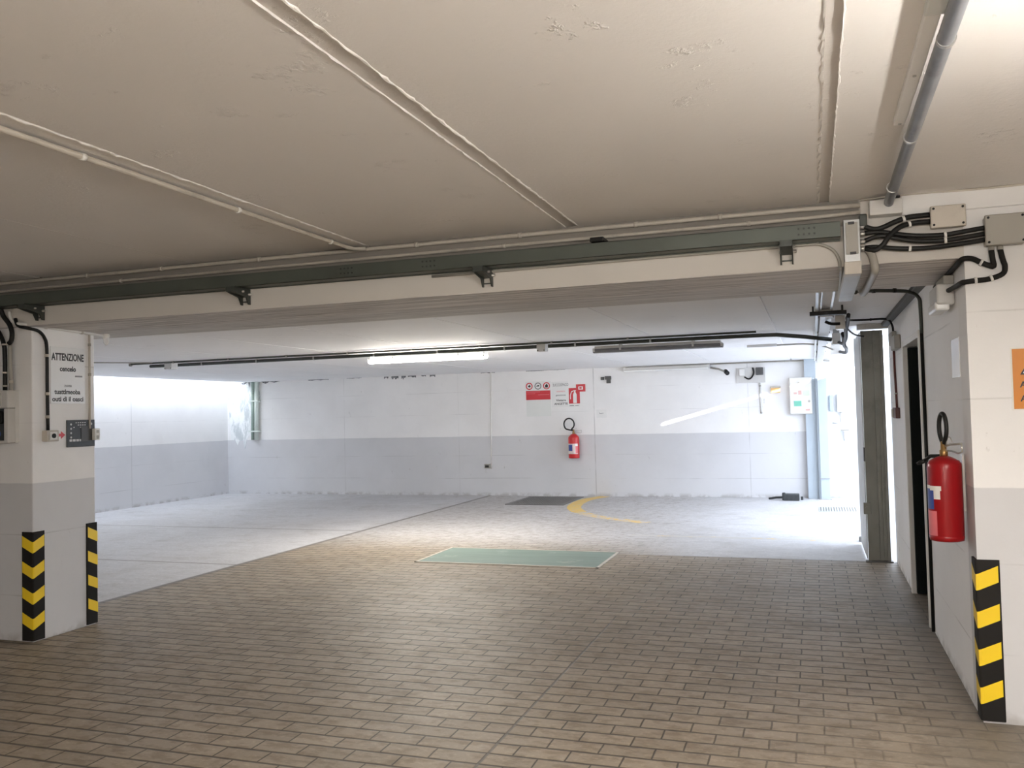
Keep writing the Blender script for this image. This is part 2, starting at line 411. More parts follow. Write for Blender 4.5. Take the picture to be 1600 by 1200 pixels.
# front ceiling: precast planks with open joints
mb = MB(); xs = [-12.5, -11.6-0.5, -10.75, -9.4, -8.05, -6.7, -5.35, -3.995, -2.632, -1.30, 0.093, 1.45, 2.8, 4.2]
wd = {-1.30: 0.074, 0.093: 0.050, -2.632: 0.010, -3.995: 0.008}
for a, b in zip(xs, xs[1:]):
    ja, jb = wd.get(a, 0.03)/2, wd.get(b, 0.03)/2
    mb.box((a+ja, -6.2, 2.69), (b-jb, 4.96, 2.78))
mb.box((-12.5, -6.2, 2.712), (4.2, 4.96, 2.95))
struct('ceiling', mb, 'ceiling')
mb = MB(); cj = random.Random(3)
for e, sgn, amp in ((-1.337, -1, .020), (-1.263, 1, .010), (0.068, -1, .018), (0.118, 1, .007), (-2.637, 1, .012)):
    def crumb(b):
        y, prev = -0.5, None
        while y < 4.93:
            w = sgn*(0.002+amp*cj.random()**2.2); d = 0.002+0.006*cj.random()
            ring = [b.verts.new(p) for p in ((e, y, 2.692), (e-sgn*0.004*cj.random(), y, 2.69-d), (e+w*.6, y, 2.69-d*.7), (e+w, y, 2.692))]
            if prev:
                for k in range(3): b.faces.new((prev[k], prev[k+1], ring[k+1], ring[k]))
            prev = ring; y += 0.02+0.03*cj.random()
    mb._add(crumb)
struct('trim_6', mb, 'crumbs')
struct('trim_7', MB().box((-1.3365, -6.2, 2.6935), (-1.2635, 4.95, 2.72)), 'jointfill')
struct('trim_8', MB().box((0.0685, -6.2, 2.697), (0.1175, 4.95, 2.72)), 'jointfill')
mb = MB(); xs = [-11.83, -9.9, -8.4, -7.05, -5.72, -4.45, -3.05, -1.68, -0.33, 0.755]
for a, b in zip(xs, xs[1:]): mb.box((a+0.008, 5.95, 2.44), (b-(0.022 if b == -0.33 else 0.008), 16.35, 2.47))
mb.box((-11.83, 5.95, 2.456), (0.755, 16.35, 2.78)).box((0.755, 5.2, 2.45), (4.2, 9.74, 2.78))
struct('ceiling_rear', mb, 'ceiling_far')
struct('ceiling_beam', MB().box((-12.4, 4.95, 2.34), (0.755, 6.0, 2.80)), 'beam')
struct('trim_1', MB().box((0.47, 4.935, 2.585), (4.2, 4.955, 2.69), 0.004), 'paint_plain')
struct('wall_left', MB().box((XL-0.25, -6.4, 0), (XL, 16.5, 2.95)), 'paint')
struct('wall_back', MB().box((XL-0.25, YB, 0), (5.0, YB+0.25, 2.80)), 'paint')
struct('wall_front', MB().box((XL, -6.4, 0), (4.2, -6.2, 2.9)), 'paint')
struct('wall_outer', MB().box((4.0, -6.2, 0), (4.2, 9.74, 2.9)), 'paint')
mb = MB().box((XR, 5.2, 0), (0.955, 6.95, 2.45)).box((XR, 6.95, 2.10), (0.955, 8.16, 2.45)).box((XR, 8.16, 0), (0.955, 9.74, 2.45)).box((0.955, 9.6, 0), (4.05, 9.74, 2.45))
struct('wall_right', mb, 'paint_grey')
struct('pillar_right', MB().box((XR, 4.95, 0), (4.05, 5.2, 2.80)), 'paint')
struct('pillar_left', MB().box((-6.35, 5.0, 0), (-5.5, 5.6, 2.345), 0.008, 2), 'paint')
struct('trim_2', MB().box((0.69, 6.0, 2.405), (XR+0.01, 9.70, 2.445), 0.008), 'darkstrip')  # dark grey strip where the right wall meets the rear ceiling
# unseen wall added outside to block the sun, slit to cast its streak
mb = MB().box((8.0, 0, 0), (8.25, 17, 4.21)).box((8.0, 0, 4.30), (8.25, 17, 6.5)).box((8.0, 0, 4.20), (8.25, 7.58, 4.31)).box((8.0, 10.9, 4.20), (8.25, 17, 4.31))
struct('wall_sun_blocker', mb, 'paint_plain')
# damp patches where the rear ceiling meets the back wall
mb = MB()
for x, w, h in ((-9.96, .5, .03), (-9.1, .35, .02), (-8.35, .10, .05), (-8.15, .16, .07), (-7.95, .10, .09), (-7.76, .18, .06), (-7.5, .1, .04), (-7.3, .12, .05), (-6.1, .3, .015), (-4.9, .8, .014)):
    pts = [(x+w*(i/6-0.5), 2.44) for i in range(7)] + [(x+w*(0.5-i/5), 2.44-h*rnd.uniform(.25, 1)) for i in range(6)]
    mb2 = MB(on_back()).prism(pts[::-1], -0.002, 0.0015); mb.bm.from_mesh(mb2.pieces[0])
struct('trim_3', mb, 'mould')
# peeling plaster strip in the rear left corner
mb = MB(on_back())
pts = [(-12.27, 2.44), (-11.42, 2.44), (-11.46, 2.3), (-11.41, 2.1), (-11.62, 1.9), (-11.7, 1.6), (-11.68, 1.3), (-11.78, 1.18), (-11.83, .98), (-11.88, 1.17), (-11.98, 1.15), (-12.02, 1.06), (-12.08, 1.17), (-12.2, 1.18)]
struct('trim_4', mb.prism(pts[::-1], -0.002, 0.006), 'peel')
mb = MB(on_back())
for x, w, h in ((-11.85, .22, .06), (-11.70, .05, .10), (-11.56, .05, .12), (-11.28, .22, .05), (-11.05, .3, .03)):
    mb.prism([(x-w/2, 2.44), (x-w*.2, 2.44-h*.6), (x, 2.44-h), (x+w*.25, 2.44-h*.5), (x+w/2, 2.44)], 0.004, 0.009)
struct('trim_5', mb, 'mould')

# door in the right wall
door = bpy.data.objects.new('door_1', None); COL.objects.link(door); door.location = (XR, 7.55, 0); door['kind'] = 'structure'
MB().box((0.775, 8.085, 0.012), (1.75, 8.13, 2.08), 0.004).build('door_leaf', 'doordk', door)
fr = MB()
fr.box((0.735, 6.925, 0), (0.86, 6.965, 2.14), 0.004).box((0.74, 8.145, 0), (0.86, 8.20, 2.14), 0.004).box((0.74, 6.965, 2.09), (0.86, 8.145, 2.14), 0.004)
fr.build('door_frame', 'whitep', door)
h = MB().cyl((0.92, 8.085, 1.02), (0.92, 8.03, 1.02), 0.01).cyl((0.92, 8.035, 1.02), (1.05, 8.035, 1.02), 0.009)
h.build('door_handle', 'black', door)

# painted floor marks
def strip(pts, w, z=0.0012):
    pts = [Vector((x, y, 0)) for x, y in pts]
    mbx = MB()
    def f(b):
        L = []
        for i, p in enumerate(pts):
            t = (pts[min(i+1, len(pts)-1)]-pts[max(i-1, 0)]).normalized(); nrm = Vector((-t.y, t.x, 0))
            ww = w if not isinstance(w, (list, tuple)) else w[i]
            L.append((b.verts.new(p+nrm*ww/2+Vector((0, 0, z))), b.verts.new(p-nrm*ww/2+Vector((0, 0, z)))))
        for (a, b_), (c, d) in zip(L, L[1:]): b.faces.new((a, b_, d, c))
    return mbx._add(f)
fl = bpy.data.objects['floor']
def cr(pts, n=8):
    V = [Vector((*p, 0)) for p in pts]; q = []
    for i in range(len(V)-1):
        a, b_, c_, d_ = V[max(i-1, 0)], V[i], V[i+1], V[min(i+2, len(V)-1)]
        for k in range(n):
            u = k/n; q.append(0.5*((2*b_)+(c_-a)*u+(2*a-5*b_+4*c_-d_)*u*u+(3*b_-a-3*c_+d_)*u**3))
    q.append(V[-1]); return [(v.x, v.y) for v in q]
strip(cr([(-3.78, 16.28), (-3.97, 15.7), (-3.98, 15.0), (-3.86, 14.3), (-3.62, 13.72)]), 0.24).build('floor_line', 'linepaint', fl)['label'] = 'curved yellow painted line from the back wall'
strip(cr([(-3.62, 13.72), (-3.28, 13.25), (-2.84, 12.86), (-2.3, 12.5)]), 0.21).build('floor_line', 'linefade', fl)['label'] = 'worn continuation of the curved yellow line'
strip([(-2.3, 11.24), (-1.2, 11.20), (0.0, 11.15), (0.44, 11.13)], 0.10).build('floor_line', 'lineghost', fl)['label'] = 'faded straight yellow line by the gate'

# ------------------------------------------------------------------ lamps
def tube_light(label, x0, x1, y, z, mat, group=None, axis='X', name='ceiling_light', lit=True, top=2.44):
    L = x1-x0
    root = thing(name, label, 'ceiling light', ((x0+x1)/2, y, top) if axis == 'X' else (y, (x0+x1)/2, top), group)
    def P(a, b_, c): return (a, b_, c) if axis == 'X' else (b_, a, c)
    def bx(m, a0, b0, c0, a1, b1, c1, bev=0.0):
        p, q = P(a0, b0, c0), P(a1, b1, c1)
        return m.box([min(i, j) for i, j in zip(p, q)], [max(i, j) for i, j in zip(p, q)], bev)
    bx(MB(), x0+.02, y-.045, z+.008, x1-.02, y+.045, z+.05, 0.01).build('housing', 'lgrey' if lit else 'greyp', root)
    d = MB()
    prof = [(-.058, .014), (-.058, -.008), (-.04, -.030), (0, -.038), (.04, -.030), (.058, -.008), (.058, .014)]
    def f(b):
        A = [b.verts.new(P(x0, y+u, z+v)) for u, v in prof]; B = [b.verts.new(P(x1, y+u, z+v)) for u, v in prof]
        b.faces.new(A[::-1]); b.faces.new(B)
        for i in range(len(prof)): b.faces.new((A[i], A[(i+1) % 7], B[(i+1) % 7], B[i]))
    d._add(f); d.build('diffuser', mat, root)
    c = MB()
    for xx in (x0+.014, x1-.014): bx(c, xx-.014, y-.062, z-.02, xx+.014, y+.062, z+.022, 0.006)
    c.each('end_cap', 'lgrey', root)
    for k in (0.22, 0.78):
        cx = x0+L*k
        m = MB(); bx(m, cx-.012, y-.064, z-.012, cx+.012, y+.064, z+.06, 0.004); bx(m, cx-.02, y-.02, z+.05, cx+.02, y+.02, top)
        m.build('mounting_clip', 'steel', root)
    return root
tube_light('lit fluorescent ceiling light glowing warm white below the rear ceiling', -5.50, -3.86, 10.28, 2.345, 'tube_far')
tube_light('dark unlit fluorescent light hanging beside the rear ceiling cables', -2.55, -0.98, 10.58, 2.365, 'tube_off')
rt = thing('wall_light', 'slim white tube light along the top of the back wall', 'wall light', (-2.54, 16.3, 2.37))
MB().box((-3.35, 16.17, 2.352), (-1.75, 16.30, 2.415), 0.008).build('housing', 'lgrey', rt)
MB().box((-3.33, 16.14, 2.335), (-1.77, 16.20, 2.36), 0.006).build('diffuser', 'sign', rt)
for lab, a, b, y, ax in (('front garage tube light on the right, above and beside the camera', 1.2, 2.7, 1.08, 'Y'),
                         ('front garage tube light behind the camera', -0.9, 0.7, -0.4, 'X'),
                         ('front garage tube light far behind the camera', -1.5, 0.1, -4.2, 'X')):
    tube_light(lab, a, b, y, 2.26, 'tube_near', axis=ax, top=2.69)

# ------------------------------------------------------------------ left pillar
def corner_guard(label, corner, du, dv, flip=False, h=0.80):
    """rubber angle: flanges run from the corner along du and dv (unit vectors); the wedge sits outside the pillar"""
    cx, cy = corner; root = thing('corner_guard', label, 'corner guard', (cx, cy, 0.012))
    du, dv = Vector(du), Vector(dv); w, th, rr = 0.10, 0.011, 0.012
    def pt(a, b): v = du*a+dv*b; return (cx+v.x, cy+v.y)
    out = [(w, 0), (w, -th*.5), (w-.006, -th), (rr-th, -th), (-th+.003, -th+.003), (-th, rr-th), (-th, w-.006), (-th*.5, w), (0, w), (0, 0)]
    m = MB()
    def f(b):
        P = [pt(*p) for p in out]
        A = [b.verts.new((x, y, 0.012)) for x, y in P]; B = [b.verts.new((x, y, 0.012+h)) for x, y in P]
        b.faces.new(A[::-1]); b.faces.new(B)
        for i in range(len(P)): b.faces.new((A[i], A[(i+1) % len(P)], B[(i+1) % len(P)], B[i]))
    m._add(f); m.build('rubber_angle', 'rubber', root)
    e = th+0.0012
    for k in range(4):
        z0 = 0.012+h-0.155-k*0.188
        m = MB()
        def g(b):
            row = []
            for (a, c, s) in ((w-.009, -e, .045), (.001, -e, .003), (-e+.0022, -e+.0022, 0), (-e, .001, .003), (-e, w-.009, .045)):
                x, y = pt(a, c); row.append((b.verts.new((x, y, z0+s)), b.verts.new((x, y, z0+s+.082))))
            for (a, c), (d_, e_) in zip(row, row[1:]): b.faces.new((a, d_, e_, c))
        m._add(g); m.build('yellow_stripe', 'yellow', root)
    return root
corner_guard('black rubber corner guard with four yellow chevrons on the front corner of the left pillar', (-5.5, 5.0), (-1, 0, 0), (0, 1, 0))
corner_guard('black and yellow corner guard on the far edge of the left pillar, half turned away', (-5.5, 5.6), (0, -1, 0), (-1, 0, 0))
corner_guard('black and yellow corner guard at the foot of the right pillar, below the large extinguisher', (0.755, 4.95), (1, 0, 0), (0, 1, 0))

T = on_left_pillar()
s = thing('warning_sign', 'white ATTENZIONE warning sign on the side of the left pillar', 'sign', (-5.5, 5.33, 1.76))
MB(T).box((5.165, 1.765, 0), (5.497, 2.205, 0.004), 0.001).build('panel', 'sign', s)
t = MB(T).text('ATTENZIONE', 0.078, 5.331, 2.125, 0.0045, width=0.312, bold=0.0022); t.build('lettering', 'ink', s)
t = MB(T).text('cencelo', 0.055, 5.33, 2.035, 0.0045, width=0.155, bold=0.0016); t.build('lettering', 'ink', s)
t = MB(T).text('zona', 0.034, 5.33, 1.906, 0.0045, width=0.072, bold=0.0006); t.build('lettering', 'inkgrey', s)
t = MB(T).text('tuattlmeoba', 0.052, 5.325, 1.856, 0.0045, width=0.25, bold=0.0012).text('outi di il oasci', 0.052, 5.33, 1.800, 0.0045, width=0.30, bold=0.0012)
t.build('lettering', 'ink', s)
t = MB(T).box((5.40, 1.975, 0.004), (5.47, 1.987, 0.0055)); t.build('faded_line', 'inkgrey', s)

s = thing('notice_board', 'dark slate-coloured notice with small pale marks low on the left pillar', 'sign', (-5.5, 5.45, 1.42))
MB(T).box((5.312, 1.425, 0), (5.592, 1.638, 0.008), 0.003).build('panel', 'plaque', s)
MB(T).box((5.45, 1.465, 0.008), (5.555, 1.585, 0.0115), 0.002).build('screen', 'plaqued', s)
m = MB(T)
for i in range(4): m.ring((5.352, 1.603-i*.034), 0.0, 0.008, 0.008, 0.0095, 12)
for r in range(3):
    for c in range(6):
        if rnd.random() < 0.8: m.box((5.375+c*.022, 1.612-r*.018, 0.008), (5.375+c*.022+.012, 1.612-r*.018+.007, 0.0092))
for c in range(4): m.box((5.337+c*.033, 1.468, 0.008), (5.337+c*.033+.026, 1.486, 0.0092))
m.ring((5.553, 1.605), 0.0, 0.011, 0.008, 0.0095, 12)
m.each('pale_mark', 'lgrey', s)

s = thing('switch_box', 'small beige key switch box at the end of the black conduit', 'switch', (-5.5, 5.14, 1.475))
MB(T).box((5.085, 1.478, 0), (5.198, 1.562, 0.05), 0.005).build('body', 'cond', s)
m = MB(T).box((5.108, 1.490, 0.049), (5.178, 1.550, 0.056), 0.003); m.build('cover', 'whitep', s)
m = MB(T).ring((5.143, 1.52), 0.0, 0.018, 0.055, 0.062, 16).box((5.139, 1.508, 0.061), (5.147, 1.532, 0.066)); m.build('key_switch', 'black', s)
tag(MB(T).prism([(5.222, 1.512), (5.262, 1.512), (5.262, 1.494), (5.302, 1.523), (5.262, 1.552), (5.262, 1.534), (5.222, 1.534)], 0, 0.002).build('arrow_sticker', 'redsign', base=(-5.5, 5.26, 1.52)),
    'red arrow sticker pointing from the switch box to the dark notice', 'sticker')
s = thing('intercom', 'small white push button box on the far edge of the left pillar', 'button box', (-5.5, 5.585, 1.47))
MB(T).box((5.556, 1.472, 0.012), (5.612, 1.566, 0.045), 0.006).build('body', 'whitep', s)
MB(T).box((5.572, 1.53, 0.044), (5.598, 1.553, 0.048), 0.002).box((5.572, 1.482, 0.044), (5.598, 1.51, 0.048), 0.002).each('button', 'greyp', s)

def conduit(label, pts, r, mat, clips=(), clipmat='whitep', cat='conduit', name='conduit', sm=0, group=None, clipw=None):
    root = thing(name, label, cat, pts[0], group)
    MB().tube(pts, r, 10, sm).build('pipe', mat, root)
    for c in clips:
        c = Vector(c); V = [Vector(p) for p in pts]
        best = min(range(len(V)-1), key=lambda k: (c-V[k]).length+(c-V[k+1]).length-(V[k]-V[k+1]).length)
        d = (V[best+1]-V[best]).normalized()
        t_ = max(0, min(1, (c-V[best]).dot(d)/(V[best+1]-V[best]).length)); q = V[best]+(V[best+1]-V[best])*t_ if not sm else c
        w = clipw or (0.006 if name == 'cable' else 0.011)
        MB().cyl(q-d*w, q+d*w, r+0.0035, seg=12).build('clip', clipmat, root)
    return root
conduit('black conduit running down the left pillar to the key switch box', [(-5.58, 4.93, 2.40), (-5.555, 4.93, 2.345), (-5.49, 4.96, 2.325), (-5.487, 5.05, 2.31), (-5.487, 5.105, 2.26), (-5.487, 5.124, 2.18), (-5.487, 5.127, 1.9), (-5.487, 5.13, 1.56)], 0.0125, 'black',
        [(-5.489, 5.125, 2.13), (-5.489, 5.127, 1.84), (-5.489, 5.129, 1.665)], 'cond', sm=4)
conduit('thin white conduit running down the far edge of the left pillar', [(-5.489, 5.54, 2.325), (-5.489, 5.54, 2.0), (-5.489, 5.537, 1.566)], 0.0085, 'cond', [(-5.49, 5.54, 2.0), (-5.49, 5.54, 2.24)], 'greyp')
conduit('pale conduit crossing the top of the left pillar to a small lamp', [(-5.64, 4.93, 2.455), (-5.625, 4.93, 2.40), (-5.58, 4.93, 2.365), (-5.49, 4.97, 2.352), (-5.487, 5.3, 2.34), (-5.487, 5.69, 2.325)], 0.012, 'whitep',
        [(-5.489, 5.12, 2.347), (-5.489, 5.46, 2.334)], 'cond', sm=4)
s = thing('warning_lamp', 'small clear lamp at the end of the pale conduit beyond the left pillar', 'lamp', (-5.487, 5.72, 2.30))
MB().lathe([(0.012, 0), (0.022, 0.004), (0.026, 0.03), (0.02, 0.045), (0.004, 0.052)], (-5.487, 5.685, 2.322), (0.1, 1, 0.1)).build('base', 'whitep', s)
MB().lathe([(0.014, 0), (0.024, -0.02), (0.022, -0.055), (0.006, -0.075)], (-5.487, 5.715, 2.322)).build('bulb', 'orangeclear', s)

# electrical cabinet on the front of the left pillar
s = thing('electrical_cabinet', 'pale grey electrical box on the front of the left pillar at the photo edge', 'electrical box', (-5.78, 5.0, 1.48))
MB().box((-5.96, 4.965, 1.475), (-5.625, 5.0, 1.872), 0.004).box((-5.665, 4.90, 1.478), (-5.625, 4.966, 1.733), 0.006).box((-5.96, 4.895, 1.735), (-5.622, 4.966, 1.868), 0.008).box((-5.96, 4.905, 1.475), (-5.667, 4.966, 1.495), 0.004).build('body', 'lgrey', s)
MB().box((-5.955, 4.885, 1.752), (-5.685, 4.905, 1.848), 0.006).build('cover', 'greyp', s)
MB().box((-5.95, 4.93, 1.497), (-5.668, 4.964, 1.733)).build('recess', 'plaque', s)
MB().box((-5.95, 4.905, 1.62), (-5.70, 4.96, 1.715), 0.012).build('switch_gear', 'black', s)
MB().lathe([(0.045, 0), (0.042, 0.02), (0.025, 0.035)], (-5.76, 4.96, 1.545), (0, -1, 0)).build('blue_socket', 'blue', s)
conduit('black cable dropping into the electrical box beside its grey gland', [(-5.80, 4.93, 2.36), (-5.74, 4.93, 2.30), (-5.695, 4.93, 2.215), (-5.685, 4.93, 2.12), (-5.685, 4.93, 1.868)], 0.016, 'black', [(-5.688, 4.93, 2.21), (-5.685, 4.93, 2.0), (-5.685, 4.93, 1.90)], 'cond', cat='cable', name='cable', sm=4)
conduit('dark looped cable hanging from the tray at the left pillar', [(-5.70, 4.91, 2.47), (-5.685, 4.92, 2.42), (-5.64, 4.93, 2.36), (-5.615, 4.93, 2.30), (-5.62, 4.93, 2.24), (-5.645, 4.93, 2.215)], 0.017, 'black', [], cat='cable', name='cable', sm=5)
conduit('grey pvc pipe standing on the electrical box', [(-5.645, 4.94, 2.215), (-5.645, 4.94, 2.05), (-5.638, 4.94, 1.95), (-5.638, 4.94, 1.868)], 0.014, 'greyp', [(-5.638, 4.94, 1.93)], 'cond', sm=3)
conduit('leftmost black cable on the left pillar, cut by the photo edge', [(-5.83, 4.93, 2.30), (-5.815, 4.93, 2.2), (-5.815, 4.93, 1.87)], 0.014, 'black', [(-5.815, 4.93, 2.05)], 'cond', cat='cable', name='cable')

# ------------------------------------------------------------------ beam: tray, brackets, conduits
s = thing('cable_tray', 'long grey-green steel cable tray along the front of the beam', 'cable tray', (-4.0, 4.88, 2.475))
ty0, ty1, tz0, tz1 = 4.80, 4.935, 2.475, 2.556
MB().box((-12.2, ty0, tz0), (0.165, ty0+.003, tz1)).box((-12.2, ty0, tz1-.003), (0.165, ty1, tz1)).box((-12.2, ty1-.003, tz0), (0.165, ty1, tz1)).box((-12.2, ty0, tz0), (0.165, ty0+.02, tz0+.003)).box((-12.2, ty1-.02, tz0), (0.165, ty1, tz0+.003)).box((-12.2, ty0+.02, tz0+.004), (0.165, ty1-.02, tz0+.008)).build('channel', 'tray', s)
for x in (-2.72, -2.16, 0.0):
    m = MB()
    for i in range(4):
        for j in range(2): m.cyl((x+i*.026-.04, ty0+.001, tz0+.028+j*.03), (x+i*.026-.04, ty0-.003, tz0+.028+j*.03), 0.0055, seg=8)
    m.each('joint_screw', 'ink', s)
MB().box((-1.16, ty0-.012, tz1+.004), (-1.08, ty1-.02, tz1+.03), 0.006).build('lid_clip', 'black', s)

g = MB()
br = thing('tray_bracket', 'dark steel bracket under the tray near its right end', 'bracket', (-0.105, 4.95, 2.37), 'brackets under the cable tray')
x = -0.105
MB().box((x-.036, 4.940, 2.372), (x-.030, 4.95, 2.475)).box((x+.026, 4.940, 2.372), (x+.032, 4.95, 2.475)).box((x-.036, 4.940, 2.39), (x+.032, 4.95, 2.397)).build('base_plate', 'traydk', br)
m = MB(); Tb = frame((x, 0, 0), (0, 1, 0), (0, 0, 1))
a = MB(Tb)
for n in (-.032, .026): a.prism([(4.948, 2.372), (4.948, 2.476), (4.772, 2.476), (4.772, 2.448), (4.80, 2.438), (4.90, 2.418), (4.925, 2.372)], n, n+.006)
a.prism([(4.948, 2.425), (4.948, 2.431), (4.785, 2.455), (4.785, 2.449)], -.03, .03)
a.prism([(4.772, 2.443), (4.772, 2.476), (4.778, 2.476), (4.778, 2.443)], -.03, .03)
a.build('arm', 'traydk', br)
MB().cyl((x-.04, 4.86, 2.452), (x+.044, 4.86, 2.452), 0.007, seg=8).cyl((x-.04, 4.93, 2.44), (x+.05, 4.93, 2.44), 0.009, seg=8).each('bolt', 'steel', br)
dup(br, (-1.835, 4.95, 2.37), 'dark steel bracket under the tray, above the middle of the passage')
dup(br, (-3.565, 4.95, 2.37), 'dark steel bracket under the tray, left of the passage middle')
dup(br, (-5.35, 4.95, 2.37), 'dark steel bracket under the tray above the left pillar')

def clips_x(a, b, y, z, step=0.62): 
    n = int((b-a)/step); return [(a+step*(i+.5), y, z) for i in range(n)]
conduit('upper pale conduit in the angle between front ceiling and beam', [(-12.2, 4.932, 2.668), (-2.80, 4.932, 2.668), (0.0, 4.932, 2.662), (0.27, 4.932, 2.655)], 0.0125, 'cond', [(x, 4.932, 2.668) for x in (-4.9, -4.25, -3.45, -2.3, -1.62, -0.92, -0.45)], 'cond')
conduit('lower pale conduit on the beam face just above the cable tray', [(-12.2, 4.932, 2.604), (0.0, 4.932, 2.612), (0.27, 4.932, 2.618)], 0.011, 'cond', [(x, 4.932, 2.607) for x in (-4.6, -1.72, -.3)], 'cond')
conduit('pale conduit crossing the front ceiling on the left', [(-2.722, -1.0, 2.668), (-2.722, 2.3, 2.668), (-2.722, 4.80, 2.668), (-2.71, 4.88, 2.668), (-2.64, 4.905, 2.668)], 0.0125, 'cond', [(-2.722, y, 2.672) for y in (1.4, 2.72, 3.72, 4.62)], 'whitep')
tag(MB().tube([(0.27, 4.936, 2.683), (0.52, 4.936, 2.69), (0.85, 4.936, 2.683), (1.3, 4.936, 2.688), (2.0, 4.936, 2.685)], 0.006, 8, 4).build('cable', 'cond', base=(0.3, 4.936, 2.683)), 'thin cable along the ceiling edge above the right pillar', 'cable')
conduit('dark cable curving from under the tray down beside the trunking', [(-2.2, 4.936, 2.462), (-0.134, 4.936, 2.470), (0.0, 4.936, 2.472), (0.07, 4.936, 2.465), (0.13, 4.936, 2.43), (0.157, 4.936, 2.38), (0.162, 4.93, 2.335), (0.166, 4.97, 2.325), (0.178, 5.5, 2.325), (0.185, 6.1, 2.325)], 0.0085, 'greyp', [], cat='cable', name='cable', sm=4)

s = thing('cable_trunking', 'grey steel cable trunking dropping down the beam and turning under it', 'trunking', (0.23, 4.93, 2.33))
MB().box((0.182, 4.865, 2.345), (0.262, 4.95, 2.572), 0.003).build('riser', 'galv', s)
MB().box((0.192, 4.858, 2.39), (0.252, 4.868, 2.555), 0.002).build('riser_cover', 'greyp', s)
MB().box((0.180, 4.862, 2.285), (0.264, 4.955, 2.352), 0.004).build('elbow', 'cond', s)
MB().box((0.180, 4.95, 2.285), (0.264, 6.10, 2.336), 0.003).build('lower_duct', 'gatel', s)
m = MB()
for zz in (2.535, 2.497, 2.457, 2.42): m.cyl((0.26, 4.90, zz), (0.288, 4.90, zz), 0.013, seg=12)
m.each('cable_gland', 'steel', s)
MB().box((0.205, 4.853, 2.545), (0.235, 4.862, 2.558)).box((0.21, 4.853, 2.388), (0.24, 4.862, 2.40)).each('catch', 'ink', s)
MB().box((0.262, 4.885, 2.535), (0.30, 4.945, 2.60), 0.006).build('connector', 'traydk', s)

def cable(label, pts, r, clips=(), mat='black', sm=5): return conduit(label, pts, r, mat, clips, 'whitep', 'cable', 'cable', sm)
cable('topmost black cable from the trunking up to the small junction box', [(0.286, 4.90, 2.535), (0.33, 4.90, 2.518), (0.37, 4.895, 2.52), (0.44, 4.90, 2.548), (0.50, 4.905, 2.565), (0.60, 4.915, 2.570)], 0.0135, [(0.475, 4.90, 2.558)])
cable('black cable looping from the lowest gland up to the small junction box', [(0.286, 4.90, 2.42), (0.33, 4.885, 2.405), (0.372, 4.88, 2.43), (0.40, 4.88, 2.468), (0.455, 4.89, 2.515), (0.52, 4.905, 2.532), (0.60, 4.915, 2.535)], 0.0135, [(0.5, 4.90, 2.527)])
cable('uppermost of three black cables sagging to the large junction box', [(0.286, 4.90, 2.50), (0.36, 4.90, 2.50), (0.44, 4.90, 2.482), (0.53, 4.90, 2.465), (0.66, 4.90, 2.458), (0.76, 4.90, 2.468), (0.845, 4.905, 2.478)], 0.0125, [(0.665, 4.897, 2.458)])
cable('middle of three black cables sagging to the large junction box', [(0.286, 4.90, 2.46), (0.36, 4.895, 2.478), (0.44, 4.895, 2.458), (0.53, 4.90, 2.438), (0.66, 4.90, 2.430), (0.76, 4.90, 2.438), (0.845, 4.905, 2.448)], 0.0125, [(0.665, 4.897, 2.43)])
cable('lowest black cable running straight to the large junction box', [(0.286, 4.91, 2.425), (0.34, 4.91, 2.425), (0.44, 4.91, 2.408), (0.55, 4.91, 2.400), (0.66, 4.91, 2.402), (0.76, 4.91, 2.41), (0.845, 4.91, 2.418)], 0.0125, [(0.50, 4.907, 2.403)])
cable('thick dark cable looping down from the trunking under the beam', [(0.30, 4.92, 2.42), (0.318, 4.90, 2.38), (0.328, 4.89, 2.325), (0.330, 4.92, 2.30), (0.334, 5.1, 2.305), (0.336, 5.5, 2.312), (0.330, 6.0, 2.318), (0.322, 6.12, 2.36)], 0.021, [], 'greyp')
def junction_box(label, lo, hi, mat='greyp', cover_y=None):
    s = thing('junction_box', label, 'junction box', ((lo[0]+hi[0])/2, hi[1], lo[2]))
    MB().box(lo, hi, 0.008, 3).build('body', mat, s)
    MB().box((lo[0]-.003, lo[1]-.012, lo[2]-.003), (hi[0]+.003, lo[1]+.012, hi[2]+.003), 0.007, 3).build('lid', mat, s)
    m = MB()
    for x in (lo[0]+.012, hi[0]-.012):
        for z in (lo[2]+.012, hi[2]-.012): m.cyl((x, lo[1]-.016, z), (x, lo[1]-.008, z), 0.006, seg=10)
    m.each('lid_screw', 'black', s)
    return s
junction_box('smaller grey junction box on the beam, left of the large one', (0.602, 4.895, 2.497), (0.760, 4.95, 2.604), 'cond')
b = junction_box('large grey junction box where the beam meets the right pillar', (0.845, 4.88, 2.385), (1.020, 4.95, 2.532))
MB().cyl((0.875, 4.925, 2.39), (0.875, 4.925, 2.365), 0.014).cyl((0.915, 4.925, 2.39), (0.915, 4.925, 2.365), 0.014).each('bottom_gland', 'greyp', b)
cable('dark conduit bending from the large junction box along the wall top', [(0.875, 4.93, 2.37), (0.88, 4.93, 2.32), (0.884, 4.932, 2.285), (0.86, 4.932, 2.292), (0.828, 4.932, 2.308), (0.79, 4.932, 2.33), (0.748, 4.93, 2.333), (0.735, 4.99, 2.325), (0.74, 5.2, 2.325), (0.74, 5.6, 2.322), (0.74, 5.95, 2.32)], 0.0135, [(0.828, 4.93, 2.308)], 'rubber', 4)
